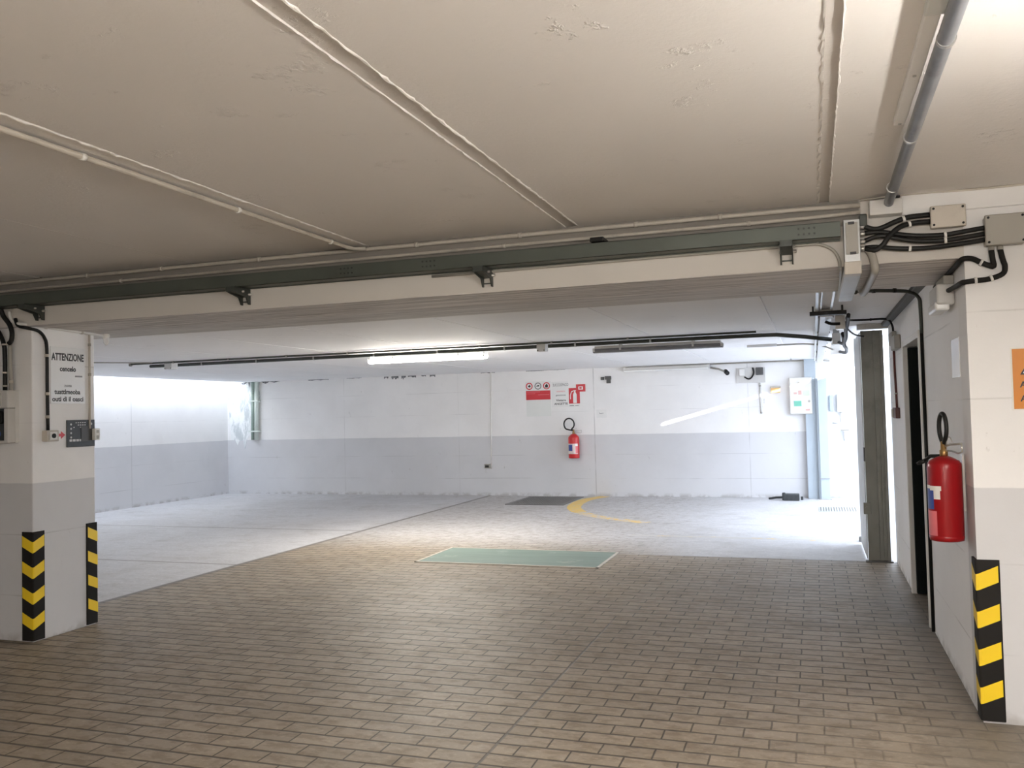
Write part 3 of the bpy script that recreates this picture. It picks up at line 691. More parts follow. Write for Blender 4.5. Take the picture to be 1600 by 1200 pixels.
cable('dark conduit curving from the large junction box to the emergency light', [(0.915, 4.93, 2.37), (0.925, 4.93, 2.315), (0.934, 4.932, 2.278), (0.922, 4.932, 2.243), (0.86, 4.932, 2.222), (0.80, 4.932, 2.218), (0.748, 4.935, 2.214), (0.737, 4.97, 2.214), (0.735, 5.1, 2.216), (0.725, 5.30, 2.22)], 0.0135, [(0.80, 4.93, 2.219), (0.87, 4.93, 2.225)], 'rubber', 4)

s = thing('emergency_light', 'white emergency light fixed high on the right wall beside the pillar', 'emergency light', (0.72, 5.45, 2.12))
MB().box((0.665, 5.30, 2.145), (0.755, 5.62, 2.26), 0.012, 3).build('housing', 'lgrey', s)
MB().box((0.655, 5.31, 2.115), (0.73, 5.61, 2.165), 0.012, 3).build('diffuser', 'sign', s)
MB().box((0.70, 5.30, 2.255), (0.755, 5.60, 2.305), 0.006).build('bracket', 'greyp', s)
s = tag(MB(on_right_wall()).box((-5.475, 1.742, 0), (-5.205, 1.955, 0.005), 0.001).build('notice', 'sign', base=(0.755, 5.34, 1.74)), 'blank white notice on the right wall above the large extinguisher', 'notice')

# steel pipe on the front ceiling and its block
s = thing('steel_pipe', 'blue-grey steel pipe running along the front ceiling on the right', 'pipe', (0.40, 3.5, 2.645))
MB().tube([(0.385, -2.0, 2.645), (0.392, 2.0, 2.645), (0.405, 4.86, 2.645), (0.405, 4.90, 2.63)], 0.024, 16).build('pipe', 'pipe', s)
for y in (2.75, 3.72, 4.55): MB(frame((0.397, y, 2.645), (-1, 0, 0), (0, 0, 1))).ring((0, 0), 0.0225, 0.027, -0.009, 0.009, 20).build('clip', 'steel', s)
MB().box((0.312, 4.865, 2.583), (0.47, 4.95, 2.662), 0.005).build('end_box', 'lgrey', s)
MB().box((0.42, 4.868, 2.668), (0.46, 4.93, 2.676)).build('saddle', 'ink', s)
s = thing('cable_cover', 'short flat white cable cover on the ceiling beside the steel pipe', 'cable cover', (0.35, 3.1, 2.69))
MB().box((0.328, 2.62, 2.668), (0.370, 3.62, 2.692), 0.003).build('cover', 'bright', s)
MB().box((0.325, 2.50, 2.664), (0.385, 2.62, 2.692), 0.004).build('end_block', 'signdim', s)
MB().cyl((0.349, 3.09, 2.669), (0.349, 3.09, 2.665), 0.006).cyl((0.349, 3.60, 2.669), (0.349, 3.60, 2.665), 0.006).each('screw', 'steel', s)

# ------------------------------------------------------------------ extinguishers
def extinguisher(label, c, r, h, hose, wall_dir, hd, lab_dir, body='red', sh=0.86):
    """c = centre of base; wall_dir = unit vector to the wall; hd = handle direction; hose = loop plane direction"""
    c = Vector(c); wd = Vector(wall_dir); hd = Vector(hd)
    s = thing('fire_extinguisher', label, 'fire extinguisher', c)
    MB().lathe([(r*.80, 0), (r*.97, .004), (r, .02), (r, h*.06), (r*.985, h*.065), (r, h*.075), (r, h*sh), (r*.965, h*(sh+.05)), (r*.86, h*(sh+.085)), (r*.5, h*.982), (r*.26, h)], c, seg=36).build('cylinder', body, s)
    v = MB().lathe([(r*.24, h-.004), (r*.24, h+.03), (r*.17, h+.034), (r*.17, h+.075), (r*.10, h+.08)], c, seg=18)
    v.build('valve', 'brass', s)
    top = c+Vector((0, 0, h+.05))
    MB().tube([top, top+hd*r*.6+Vector((0, 0, .012)), top+hd*r*1.55+Vector((0, 0, .020))], .006, 8).tube([top+Vector((0, 0, -.02)), top+hd*r*.7+Vector((0, 0, -.022)), top+hd*r*1.2+Vector((0, 0, -.032)), top+hd*r*1.55+Vector((0, 0, -.024)), top+hd*r*1.55+Vector((0, 0, .020))], .005, 8).build('lever', 'steel', s)
    MB().tube([top+hd*r*.25+Vector((0, 0, .01)), top+hd*r*.35+Vector((0, 0, .045)), top+hd*r*.6+Vector((0, 0, .05)), top+hd*r*.75+Vector((0, 0, .025))], .003, 6, 4).build('safety_pin', 'steel', s)
    hd2, w2, hh = Vector(hose[0]), hose[1], hose[2]
    o = top+Vector((0, 0, .015))
    pts = [o+hd2*w2*.12+Vector((0, 0, 0))] + [o+hd2*(w2*math.cos(a)+hose[3])+Vector((0, 0, hh*.5+.012+hh*.5*math.sin(a))) for a in [R(-60+k*30) for k in range(11)]] + [o-hd2*w2*.10]
    MB().tube(pts, hose[4], 10, 3).build('hose', 'black', s)
    # paper label wrapped round the front left
    def wrap(a0, a1, z0, z1, rr, name, mat):
        m = MB()
        def f(b):
            n = 12; row = [(b.verts.new(c+Vector((rr*math.cos(a), rr*math.sin(a), z0))), b.verts.new(c+Vector((rr*math.cos(a), rr*math.sin(a), z1)))) for a in [R(a0+(a1-a0)*k/n) for k in range(n+1)]]
            for (p, q), (u, w_) in zip(row, row[1:]): b.faces.new((p, u, w_, q)).smooth = True
        m._add(f); return m.build(name, mat, s)
    for a0, a1, z0, z1, k, name, mat in lab_dir: wrap(a0, a1, h*z0, h*z1, r*k, name, mat)
    if wd.length:
        q = c+wd*(r+.004); e = wd*0.006
        side = Vector((-wd.y, wd.x, 0))
        pl = MB(); p0 = q-side*.02-e; p1 = q+side*.02+e
        pl.box([min(a, b) for a, b in zip(p0, p1)][:2]+[c.z+h*.35], [max(a, b) for a, b in zip(p0, p1)][:2]+[c.z+h*1.02])
        pl.build('wall_bracket', 'steel', s)
    return s
e = extinguisher('large red fire extinguisher hanging on the right wall by the pillar', (0.655, 5.20, 0.868), 0.086, 0.452, ((0.35, -0.94, 0), 0.038, 0.15, 0.0, 0.0115), (1, 0, 0), (0.55, -0.83, 0),
    [(150, 222, .38, .62, 1.003, 'blue_label', 'blue'), (205, 250, .60, .655, 1.004, 'white_label', 'label'), (222, 246, .50, .60, 1.005, 'inspection_sticker', 'label'), (150, 232, .07, .36, 1.003, 'lower_print', 'redpale'), (140, 205, .62, .66, 1.003, 'white_label', 'label')])
MB().tube([(0.64, 5.235, 1.318), (0.60, 5.29, 1.315), (0.57, 5.325, 1.285)], .010, 8).lathe([(0.012, 0), (0.012, .03), (0.007, .05)], (0.575, 5.32, 1.288), (-0.7, 0.5, -0.35)).build('discharge_nozzle', 'black', e)
extinguisher('small red fire extinguisher with a hose ring hanging on the back wall', (-4.33, 16.16, 0.735), 0.105, 0.46, ((1, 0, 0), 0.10, 0.22, -0.085, 0.014), (0, 1, 0), (1, -0.1, 0),
    [(200, 330, .18, .60, 1.003, 'white_label', 'label'), (212, 268, .30, .56, 1.006, 'blue_label', 'blue'), (300, 330, .20, .50, 1.005, 'pink_print', 'redpale')], 'redbright', 0.82)

# ------------------------------------------------------------------ right wall fittings
s = thing('junction_box', 'grey junction box on the right wall above the red call point', 'junction box', (0.755, 8.75, 2.08))
MB().box((0.70, 8.42, 2.10), (0.755, 8.80, 2.225), 0.01).build('body', 'greyp', s)
MB().box((0.712, 8.80, 2.165), (0.755, 9.15, 2.285), 0.01).build('upper_box', 'greyp', s)
s = thing('call_point', 'dark red alarm call point low on the narrow wall past the doorway', 'alarm', (0.755, 8.95, 1.47))
MB().box((0.715, 8.74, 1.475), (0.755, 9.05, 1.575), 0.008).build('body', 'alarm', s)
MB().box((0.705, 8.95, 1.485), (0.718, 9.12, 1.56), 0.004).build('plate', 'cond', s)
conduit('dark cable dropping from the grey junction box to the red call point', [(0.742, 9.0, 2.165), (0.742, 8.98, 1.9), (0.742, 8.92, 1.68), (0.742, 8.90, 1.57)], 0.011, 'alarm', [(0.744, 8.90, 1.71)], 'greyp', 'cable', 'cable')
cd = conduit('black conduit crossing under the ceiling and down beside the doorway', [(0.31, 6.62, 2.40), (0.34, 6.68, 2.415), (0.45, 6.75, 2.42), (0.60, 6.80, 2.415), (0.68, 6.83, 2.405), (0.735, 6.80, 2.36), (0.743, 6.785, 2.28), (0.7445, 6.78, 2.10)], 0.013, 'traydk',
        [(0.44, 6.75, 2.42), (0.58, 6.79, 2.418)], 'black', sm=5)
MB().cyl((0.7435, 6.78, 0.01), (0.7435, 6.78, 2.13), 0.0115).build('lower_pipe', 'black', cd)
conduit('dark cable under the ceiling leading to the wall junction box', [(0.30, 8.0, 2.36), (0.315, 8.4, 2.38), (0.36, 8.9, 2.415), (0.50, 9.0, 2.42), (0.66, 9.0, 2.42), (0.715, 9.0, 2.40), (0.738, 8.98, 2.34), (0.74, 8.97, 2.28)], 0.010, 'black', [(0.55, 9.0, 2.42)], 'black', 'cable', 'cable', sm=4)

# gate
s = thing('metal_gate', 'weathered grey steel gate leaf standing open beside the right wall', 'gate', (0.6, 9.72, 0))
MB().box((0.488, 9.70, 0.015), (0.700, 9.745, 2.37), 0.004).box((0.488, 9.685, 0.015), (0.515, 9.70, 2.37)).box((0.672, 9.685, 0.015), (0.700, 9.70, 2.37)).build('leaf_edge', 'gate', s)
MB().box((0.602, 9.684, 0.015), (0.628, 9.70, 2.37)).box((0.640, 9.688, 0.05), (0.652, 9.70, 1.35)).each('rib', 'gate', s)
MB().box((0.455, 9.66, 0.49), (0.525, 9.71, 0.605), 0.004).cyl((0.49, 9.66, 0.55), (0.49, 9.645, 0.55), 0.02).build('lock_box', 'gate', s)
MB().box((0.47, 9.74, 0.0), (0.72, 9.76, 0.015)).box((0.46, 9.66, 0.0), (0.72, 9.74, 0.014)).build('bottom_shoe', 'castiron', s)
MB().box((0.478, 9.745, 0.02), (0.486, 10.9, 2.36)).build('side_sheet', 'gatel', s)
MB().box((0.476, 9.65, 1.03), (0.486, 9.76, 1.17)).build('hinge', 'ink', s)
s = thing('gate_post', 'pale steel post behind the gate leaf in the daylight', 'post', (0.52, 11.2, 0))
MB().box((0.488, 11.15, 0), (0.535, 11.25, 2.40), 0.003).box((0.545, 11.18, 0), (0.565, 11.30, 2.40), 0.002).build('post', 'gatel', s)
MB().box((0.46, 11.10, 0), (0.53, 11.15, 0.06), 0.006).build('foot', 'castiron', s)
MB().box((0.49, 11.12, 0.95), (0.55, 11.16, 1.10), 0.004).build('hinge', 'ink', s)
s = tag(MB().box((0.46, 9.70, 2.385), (0.755, 9.86, 2.445), 0.004).build('gate_rail', 'whitep', base=(0.6, 9.78, 2.385)), 'short white rail over the top of the gate leaf', 'rail')

# ------------------------------------------------------------------ rear ceiling services
fc = conduit('front thin dark conduit of the pair along the rear ceiling', [(-8.97, 9.80, 2.422), (-5.0, 9.78, 2.422), (-0.55, 9.74, 2.422)], 0.013, 'tray', clips_x(-8.7, -0.8, 9.78, 2.422, 0.9), 'greyp')
MB().lathe([(0.022, 0), (0.022, 0.03)], (-9.0, 9.80, 2.415), (1, 0, 0), 12).build('end_cap', 'greyp', fc)
conduit('rear thick dark conduit along the rear ceiling, bending down to the white boxes', [(-8.95, 10.15, 2.408), (-5.0, 10.12, 2.408), (-0.60, 10.06, 2.408), (-0.35, 10.0, 2.40), (-0.05, 9.98, 2.36), (0.215, 10.03, 2.32)], 0.023, 'traydk', clips_x(-8.5, -0.6, 10.12, 2.408, 0.9), 'galv')
tag(MB().tube([(-9.7, 8.9, 2.432), (-9.2, 9.3, 2.432), (-8.75, 9.7, 2.43), (-8.5, 9.84, 2.425)], 0.007, 8, 3).build('cable', 'greyp', base=(-9.2, 9.3, 2.43)), 'thin wire crossing the rear ceiling to the left end of the dark conduits', 'cable')
junction_box('white junction box at the left end of the rear ceiling conduits', (-8.45, 9.86, 2.335), (-8.33, 9.98, 2.44), 'sign')
junction_box('pale junction box on the rear ceiling conduits right of the lit light', (-3.05, 9.83, 2.33), (-2.95, 9.95, 2.44), 'lgrey')
s = thing('cable_cover', 'short grey cable cover on the rear ceiling near the gate', 'cable cover', (-0.6, 12.0, 2.43))
MB().box((-0.80, 11.95, 2.405), (-0.42, 12.01, 2.44), 0.004).build('cover', 'lgrey', s)
MB().tube([(-0.42, 11.98, 2.42), (-0.1, 11.95, 2.42), (0.12, 11.8, 2.38), (0.27, 11.7, 2.31)], 0.011, 8, 4).build('lead', 'greyp', s)

s = thing('ceiling_duct', 'pale square cable duct running away along the rear ceiling above the gate side', 'duct', (0.12, 11, 2.44))
MB().box((0.085, 7.9, 2.365), (0.185, 15.9, 2.43), 0.003).build('duct', 'lgrey', s)
MB().box((0.045, 7.9, 2.385), (0.070, 15.9, 2.43), 0.003).build('side_channel', 'sign', s)
m = MB()
for y in (8.6, 10.4, 12.2, 14.0): m.box((0.06, y-.02, 2.42), (0.21, y+.02, 2.44))
m.each('hanger', 'galv', s)
s = thing('cable_hanger', 'black cross bar hanger under the rear ceiling by the trunking end', 'hanger', (0.14, 7.75, 2.36))
MB().box((0.0, 7.72, 2.362), (0.29, 7.78, 2.395), 0.003).build('cross_bar', 'ink', s)
MB().box((0.045, 6.02, 2.40), (0.068, 7.72, 2.425), 0.002).build('left_rail', 'sign', s)
MB().box((0.083, 6.02, 2.40), (0.095, 7.72, 2.425), 0.002).build('middle_rail', 'sign', s)
MB().box((0.160, 6.02, 2.40), (0.178, 7.72, 2.425), 0.002).build('right_rail', 'sign', s)
MB().box((0.02, 7.73, 2.39), (0.035, 7.77, 2.445)).box((0.25, 7.73, 2.39), (0.265, 7.77, 2.445)).each('drop_rod', 'ink', s)
def hang_box(label, lo, hi):
    s = thing('junction_box', label, 'junction box', ((lo[0]+hi[0])/2, hi[1], hi[2]))
    MB().box(lo, hi, 0.012, 3).build('body', 'sign', s)
    MB().box((lo[0]-.003, lo[1]-.008, lo[2]-.003), (hi[0]+.003, lo[1]+.006, hi[2]+.003), 0.006).build('lid', 'whitep', s)
    MB().box((lo[0]+.01, lo[1]+.05, hi[2]-.002), (hi[0]-.01, hi[1]-.02, 2.445)).build('spacer', 'galv', s)
hang_box('first white junction box in the row above the gate, nearest the beam', (0.215, 8.25, 2.285), (0.292, 8.42, 2.40))
hang_box('second white junction box in the row above the gate', (0.225, 10.1, 2.275), (0.31, 10.3, 2.39))
hang_box('third white junction box in the row above the gate, farthest back', (0.25, 12.2, 2.285), (0.375, 12.4, 2.40))
cable('black cable drooping between the first and second white boxes', [(0.31, 7.9, 2.37), (0.315, 8.3, 2.33), (0.31, 8.6, 2.29), (0.33, 9.2, 2.27), (0.32, 9.7, 2.25), (0.29, 10.08, 2.29)], 0.017, sm=4)
cable('black cable drooping between the second and third white boxes', [(0.31, 9.4, 2.33), (0.35, 10.3, 2.27), (0.40, 11.1, 2.28), (0.41, 11.7, 2.27), (0.36, 12.18, 2.31)], 0.02, sm=4)
cable('thin black cable sweeping from the white boxes behind the gate leaf', [(0.30, 8.45, 2.36), (0.34, 8.9, 2.33), (0.43, 9.4, 2.31), (0.55, 9.8, 2.32)], 0.008, sm=4)
cable('black clamp lead on the left of the first white box', [(0.13, 8.2, 2.35), (0.18, 8.22, 2.33), (0.25, 8.24, 2.33)], 0.014, sm=3)

# ------------------------------------------------------------------ back wall
T = on_back()
s = thing('prohibition_sign', 'white and red prohibition sign with three round symbols on the back wall', 'sign', (-5.06, 16.3, 1.87))
MB(T).box((-5.315, 1.865, 0), (-4.80, 2.225, 0.006), 0.001).build('panel', 'sign', s)
MB(T).box((-5.305, 1.868, 0.006), (-4.81, 2.045, 0.008)).build('red_panel', 'redsign', s)
MB(T).box((-5.29, 2.018, 0.008), (-5.02, 2.030, 0.009)).box((-5.06, 1.958, 0.008), (-4.83, 1.968, 0.009)).box((-5.29, 1.985, 0.008), (-5.12, 1.993, 0.009)).each('faded_line', 'redpale', s)
for i, cx in enumerate((-5.237, -5.058, -4.884)):
    MB(T).ring((cx, 2.135), 0.050, 0.070, 0.006, 0.008).build('symbol_ring', 'redsign' if i != 1 else 'inkgrey', s)
    m = MB(T)
    if i == 0: m.prism([(cx-.02, 2.12), (cx+.02, 2.11), (cx+.03, 2.14), (cx+.004, 2.17), (cx-.006, 2.145), (cx-.028, 2.15)], 0.006, 0.0078)
    elif i == 1: m.box((cx-.035, 2.128, 0.006), (cx+.025, 2.140, 0.0078)).prism([(cx-.02, 2.14), (cx+.02, 2.14), (cx+.03, 2.15), (cx-.005, 2.153)], 0.006, 0.0078)
    else: m.prism([(cx-.028, 2.10), (cx+.025, 2.10), (cx+.03, 2.145), (cx, 2.175), (cx-.03, 2.14)], 0.006, 0.0078)
    m.build('symbol', 'ink', s)
s = tag(MB(T).box((-5.305, 1.545, 0), (-4.80, 1.862, 0.003), 0.001).build('notice', 'signdim', base=(-5.05, 16.3, 1.545)), 'blank white sheet below the prohibition sign on the back wall', 'notice')
s = thing('text_notice', 'white printed notice between the prohibition sign and the red extinguisher sign', 'sign', (-4.61, 16.3, 1.71))
MB(T).box((-4.785, 1.715, 0), (-4.452, 2.205, 0.005), 0.001).build('panel', 'sign', s)
MB(T).text('SUCCOSPNCO', 0.072, -4.60, 2.14, 0.0055, width=0.31, bold=0.001).build('lettering', 'inkgrey', s)
MB(T).text('outmero', 0.050, -4.60, 2.02, 0.0055, width=0.17).build('lettering', 'redpale', s)
MB(T).text('gestione', 0.045, -4.60, 1.945, 0.0055, width=0.2).text('Vietare', 0.055, -4.60, 1.845, 0.0055, width=0.2, bold=0.001).text('ANGETTE', 0.055, -4.60, 1.775, 0.0055, width=0.27, bold=0.001).build('lettering', 'ink', s)
s = thing('extinguisher_sign', 'red and white fire extinguisher pictogram sign on the back wall', 'sign', (-4.33, 16.3, 1.72))
MB(T).box((-4.448, 1.712, 0), (-4.215, 2.085, 0.005), 0.001).build('panel', 'sign', s)
MB(T).box((-4.440, 1.775, 0.005), (-4.222, 2.075, 0.007)).build('red_field', 'redsign', s)
m = MB(T).prism([(-4.355, 1.785), (-4.285, 1.785), (-4.285, 1.95), (-4.30, 1.985), (-4.34, 1.985), (-4.355, 1.95)], 0.007, 0.009).box((-4.335, 1.985, 0.007), (-4.305, 2.02, 0.009)).box((-4.34, 2.02, 0.007), (-4.26, 2.032, 0.009))
m.prism([(-4.34, 2.03), (-4.39, 2.01), (-4.415, 1.94), (-4.415, 1.86), (-4.40, 1.86), (-4.40, 1.94), (-4.378, 1.998), (-4.335, 2.018)], 0.007, 0.009)
m.build('pictogram', 'sign', s)
MB(T).box((-4.43, 1.73, 0.005), (-4.34, 1.745, 0.006)).box((-4.32, 1.73, 0.005), (-4.25, 1.742, 0.006)).each('print_line', 'inkgrey', s)
s = thing('alarm_sign', 'small red sign at the upper right of the extinguisher pictogram', 'sign', (-4.2, 16.3, 2.0))
MB(T).box((-4.292, 2.000, 0.010), (-4.108, 2.142, 0.014), 0.001).build('panel', 'redsign', s)
MB(T).box((-4.245, 2.04, 0.014), (-4.155, 2.10, 0.016)).build('white_field', 'sign', s)
MB(T).box((-4.225, 2.055, 0.016), (-4.18, 2.085, 0.0175)).build('symbol', 'redsign', s)
s = thing('small_notice', 'small white notice with one black mark right of the small extinguisher', 'sign', (-3.81, 16.3, 1.49))
MB(T).box((-3.905, 1.49, 0), (-3.705, 1.645, 0.004)).build('panel', 'sign', s)
MB(T).tube([(-3.85, 1.59, 0.006), (-3.845, 1.575, 0.006), (-3.81, 1.568, 0.006), (-3.775, 1.58, 0.006), (-3.765, 1.575, 0.006)], 0.006, 6).build('mark', 'inkgrey', s)
s = thing('wall_bracket', 'pair of small black fittings high on the back wall', 'bracket', (-3.66, 16.3, 2.15))
MB(T).box((-3.80, 2.205, 0), (-3.735, 2.265, 0.03), 0.004).build('left_fitting', 'plaqued', s)
MB(T).box((-3.715, 2.21, 0), (-3.60, 2.275, 0.04), 0.004).box((-3.69, 2.14, 0), (-3.61, 2.215, 0.03), 0.004).build('right_fitting', 'plaqued', s)
conduit('white conduit running down the middle of the back wall to a switch', [(-6.03, 16.285, 2.44), (-6.045, 16.285, 1.5), (-6.06, 16.285, 0.53)], 0.014, 'whitep', [(-6.035, 16.285, 2.0), (-6.05, 16.285, 1.2)], 'whitep')
s = thing('light_switch', 'small dark switch at the foot of the white conduit on the back wall', 'switch', (-6.13, 16.3, 0.53))
MB(T).box((-6.20, 0.54, 0), (-6.085, 0.625, 0.05), 0.006).build('body', 'greyp', s)
MB(T).box((-6.18, 0.555, 0.048), (-6.105, 0.60, 0.056), 0.003).build('rocker', 'ink', s)

# rear left corner pipes
s = thing('drain_pipe', 'pale downpipe with a darker mossy pipe beside it in the rear left corner', 'drain pipe', (-11.53, 16.2, 1.17))
MB().cyl((-11.49, 16.235, 1.175), (-11.465, 16.235, 2.44), 0.045, seg=20).build('pale_pipe', 'drain', s)
MB().cyl((-11.59, 16.25, 1.175), (-11.57, 16.25, 2.44), 0.04, seg=20).build('mossy_pipe', 'drainold', s)
for z in (1.36, 2.02): MB().box((-11.66, 16.19, z-.014), (-11.41, 16.30, z+.014), 0.006).build('bracket', 'drain', s)

# control gear, right end of back wall
s = thing('control_panel', 'white electrical control cabinet with a pale green window on the back wall', 'control cabinet', (-0.19, 16.15, 1.47))
MB().box((-0.385, 16.14, 1.475), (-0.005, 16.30, 2.125), 0.01).build('body', 'lgrey', s)
MB().box((-0.375, 16.128, 1.485), (-0.015, 16.142, 2.115), 0.006).build('door', 'whitep', s)
MB().box((-0.325, 16.116, 1.60), (-0.155, 16.13, 1.725), 0.004).build('window_frame', 'sign', s)
MB().box((-0.312, 16.112, 1.615), (-0.185, 16.118, 1.712), 0.002).build('window', 'teal', s)
MB().box((-0.15, 16.120, 1.80), (-0.05, 16.13, 1.89), 0.002).build('green_label', 'palegreen', s)
MB().box((-0.31, 16.120, 1.83), (-0.26, 16.13, 1.86), 0.002).box((-0.235, 16.120, 1.82), (-0.18, 16.13, 1.89), 0.002).box((-0.12, 16.120, 1.485+.05), (-0.05, 16.13, 1.57), 0.002).each('pink_label', 'palepink', s)
MB().cyl((-0.06, 16.13, 1.70), (-0.06, 16.11, 1.70), 0.02).cyl((-0.22, 16.13, 2.02), (-0.22, 16.11, 2.02), 0.022).build('lock', 'greyp', s)
s = thing('siren_box', 'small amber box on the back wall left of the control cabinet', 'siren', (-0.62, 16.3, 1.85))
MB(T).box((-0.70, 1.865, 0), (-0.545, 1.965, 0.06), 0.008).build('body', 'amber', s)
MB(T).box((-0.71, 1.955, 0), (-0.53, 1.985, 0.065), 0.006).build('cap', 'cond', s)
s = thing('gate_motor_control', 'grey gate control unit high on the back wall above a thin conduit', 'control unit', (-1.05, 16.3, 2.04))
MB(T).box((-1.29, 2.06, 0), (-0.79, 2.33, 0.03), 0.004).build('back_plate', 'lgrey', s)
MB(T).box((-1.235, 2.19, 0.03), (-1.145, 2.31, 0.08), 0.006).build('relay', 'whitep', s)
MB(T).box((-0.945, 2.195, 0.03), (-0.82, 2.33, 0.10), 0.008).build('transformer', 'plaqued', s)
MB(T).tube([(-1.00, 2.33, 0.05), (-0.985, 2.24, 0.06), (-1.02, 2.16, 0.05), (-1.08, 2.13, 0.04), (-1.15, 2.17, 0.04)], 0.014, 8, 4).build('lead', 'black', s)
s = thing('security_camera', 'small dark camera on a grey arm at the top of the back wall', 'camera', (-1.44, 16.2, 2.25))
MB().tube([(-1.75, 16.27, 2.36), (-1.60, 16.22, 2.33), (-1.47, 16.15, 2.27)], 0.018, 8).build('arm', 'greyp', s)
MB().cyl((-1.47, 16.18, 2.28), (-1.43, 16.07, 2.24), 0.04, seg=14).build('body', 'black', s)
conduit('thin grey conduit dropping from the gate control unit on the back wall', [(-0.885, 16.285, 2.06), (-0.882, 16.285, 1.7), (-0.875, 16.285, 1.50)], 0.016, 'lgrey', [(-0.885, 16.28, 2.0), (-0.878, 16.28, 1.52)], 'greyp')
conduit('grey wire along the top edge of the back wall towards the gate', [(-1.75, 16.27, 2.425), (-0.6, 16.27, 2.425), (0.1, 16.27, 2.42), (0.3, 16.27, 2.40)], 0.012, 'greyp', [(-0.45, 16.27, 2.425)], 'greyp', 'cable', 'cable')
s = thing('steel_column', 'pale blue steel column standing at the right end of the back wall', 'column', (0.08, 16.12, 0))
MB().box((-0.125, 16.16, 0), (0.060, 16.20, 2.44)).box((-0.045, 16.17, 0), (-0.03, 16.29, 2.44)).build('rear_flange', 'bluesteel', s)
MB().box((0.085, 16.02, 0), (0.235, 16.07, 2.10), 0.004).box((0.06, 16.05, 0), (0.085, 16.28, 2.10)).build('front_flange', 'bluesteel', s)
MB().box((0.075, 16.00, 0.36), (0.245, 16.02, 0.372)).build('weld_strip', 'galv', s)
MB().box((0.05, 16.00, 0.0), (0.255, 16.09, 0.012)).build('base_plate', 'galv', s)
s = thing('meter_box', 'pale blue-grey meter box in the glare right of the steel column', 'meter box', (0.36, 16.3, 1.45))
MB(T).box((0.275, 1.52, 0), (0.335, 1.80, 0.09), 0.006).build('side_box', 'bluesteel', s)
MB(T).box((0.395, 1.50, 0), (0.515, 1.82, 0.11), 0.006).build('main_box', 'lgrey', s)
MB(T).tube([(0.455, 1.5, 0.04), (0.455, 1.33, 0.04), (0.44, 1.30, 0.04), (0.31, 1.315, 0.04)], 0.014, 8).build('pipe', 'lgrey', s)
s = thing('gas_tap', 'small grey tap below the meter box in the glare', 'tap', (0.5, 16.3, 1.05))
MB(T).cyl((0.50, 1.17, 0.0), (0.50, 1.17, 0.07), 0.02).cyl((0.50, 1.17, 0.05), (0.50, 1.0, 0.05), 0.015).build('body', 'lgrey', s)
MB(T).box((0.44, 1.17, 0.05), (0.58, 1.20, 0.08), 0.006).build('lever', 'greyp', s)
s = thing('concrete_block', 'dark grey block lying on the floor against the back wall', 'block', (-0.40, 15.85, 0))
MB().box((-0.535, 15.76, 0), (-0.27, 15.95, 0.115), 0.012).box((-0.555, 15.80, 0), (-0.50, 15.92, 0.13), 0.01).build('block', 'plaque', s)
MB().tube([(-0.535, 15.85, 0.05), (-0.66, 15.92, 0.04), (-0.78, 16.0, 0.015)], 0.02, 8).build('stub', 'plaque', s)
MB().box((-0.25, 15.9, 0), (-0.21, 15.96, 0.06), 0.006).build('end_piece', 'plaque', s)

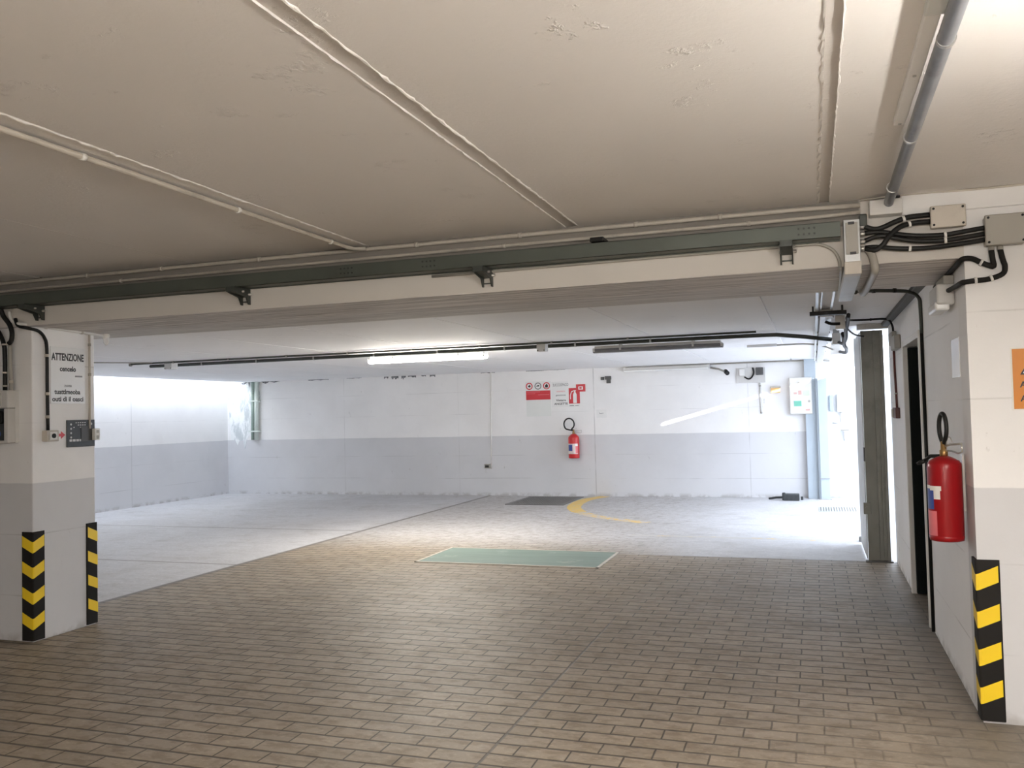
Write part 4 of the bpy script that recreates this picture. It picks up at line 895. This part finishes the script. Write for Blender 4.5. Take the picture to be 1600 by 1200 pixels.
# ------------------------------------------------------------------ floor covers
s = thing('floor_plate', 'worn green painted plate set in the floor in the middle of the garage', 'floor plate', (-3.18, 9.3, 0))
MB().box((-4.17, 8.82, 0.0), (-2.16, 9.80, 0.006), 0.002).build('plate', 'green', s)
MB().box((-4.20, 8.785, 0), (-2.13, 8.82, 0.008)).box((-4.20, 9.80, 0), (-2.13, 9.83, 0.008)).box((-4.20, 8.785, 0), (-4.17, 9.83, 0.008)).box((-2.16, 8.785, 0), (-2.13, 9.83, 0.008)).build('edge_frame', 'cond', s)
s = thing('floor_grate', 'dark square iron grating in the floor by the back wall', 'grate', (-4.68, 15.4, 0))
MB().box((-5.22, 14.66, 0), (-5.16, 16.08, 0.010)).box((-4.20, 14.66, 0), (-4.14, 16.08, 0.010)).box((-5.16, 14.66, 0), (-4.20, 14.72, 0.010)).box((-5.16, 16.02, 0), (-4.20, 16.08, 0.010)).build('frame', 'castiron', s)
m = MB()
for i in range(20): m.box((-5.15+i*.048, 14.72, 0.001), (-5.15+i*.048+.022, 16.02, 0.009))
for i in range(12): m.box((-5.16, 14.78+i*.105, 0.002), (-4.20, 14.80+i*.105, 0.0085))
m.build('bars', 'castiron', s)
MB().box((-5.16, 14.72, 0.0003), (-4.20, 16.02, 0.0009)).build('pit', 'ink', s)
s = thing('floor_drain', 'pale slotted drain cover in the bright floor near the gate', 'drain', (0.32, 14.5, 0))
MB().box((0.03, 14.18, 0), (0.60, 14.20, 0.008)).box((0.03, 14.78, 0), (0.60, 14.80, 0.008)).build('frame', 'gatel', s)
m = MB()
for i in range(15): m.box((0.032+i*.0385, 14.20, 0.001), (0.032+i*.0385+.023, 14.78, 0.008))
m.build('bars', 'gatel', s)
MB().box((0.03, 14.20, 0.0003), (0.60, 14.78, 0.0009)).build('pit', 'castiron', s)

# ------------------------------------------------------------------ orange sign on the right pillar
T = on_front()
s = thing('orange_sign', 'orange warning sign on the right pillar cut by the photo edge', 'sign', (1.12, 4.95, 1.56))
MB(T).box((0.942, 1.558, 0), (1.30, 1.872, 0.003), 0.001).build('border', 'label', s)
MB(T).box((0.950, 1.565, 0.003), (1.292, 1.865, 0.005), 0.001).build('orange_field', 'orange', s)
MB(T).prism([(0.982, 1.735), (1.036, 1.735), (1.009, 1.782)], 0.005, 0.0065).build('triangle', 'ink', s)
MB(T).prism([(0.994, 1.742), (1.024, 1.742), (1.009, 1.768)], 0.0065, 0.0075).build('triangle_field', 'label', s)
MB(T).text('ATTENZIONE', 0.042, 0.980, 1.685, 0.0055, align='LEFT', bold=0.001).text('AUTOMEZZI', 0.042, 0.980, 1.615, 0.0055, align='LEFT', bold=0.001).build('lettering', 'ink', s)
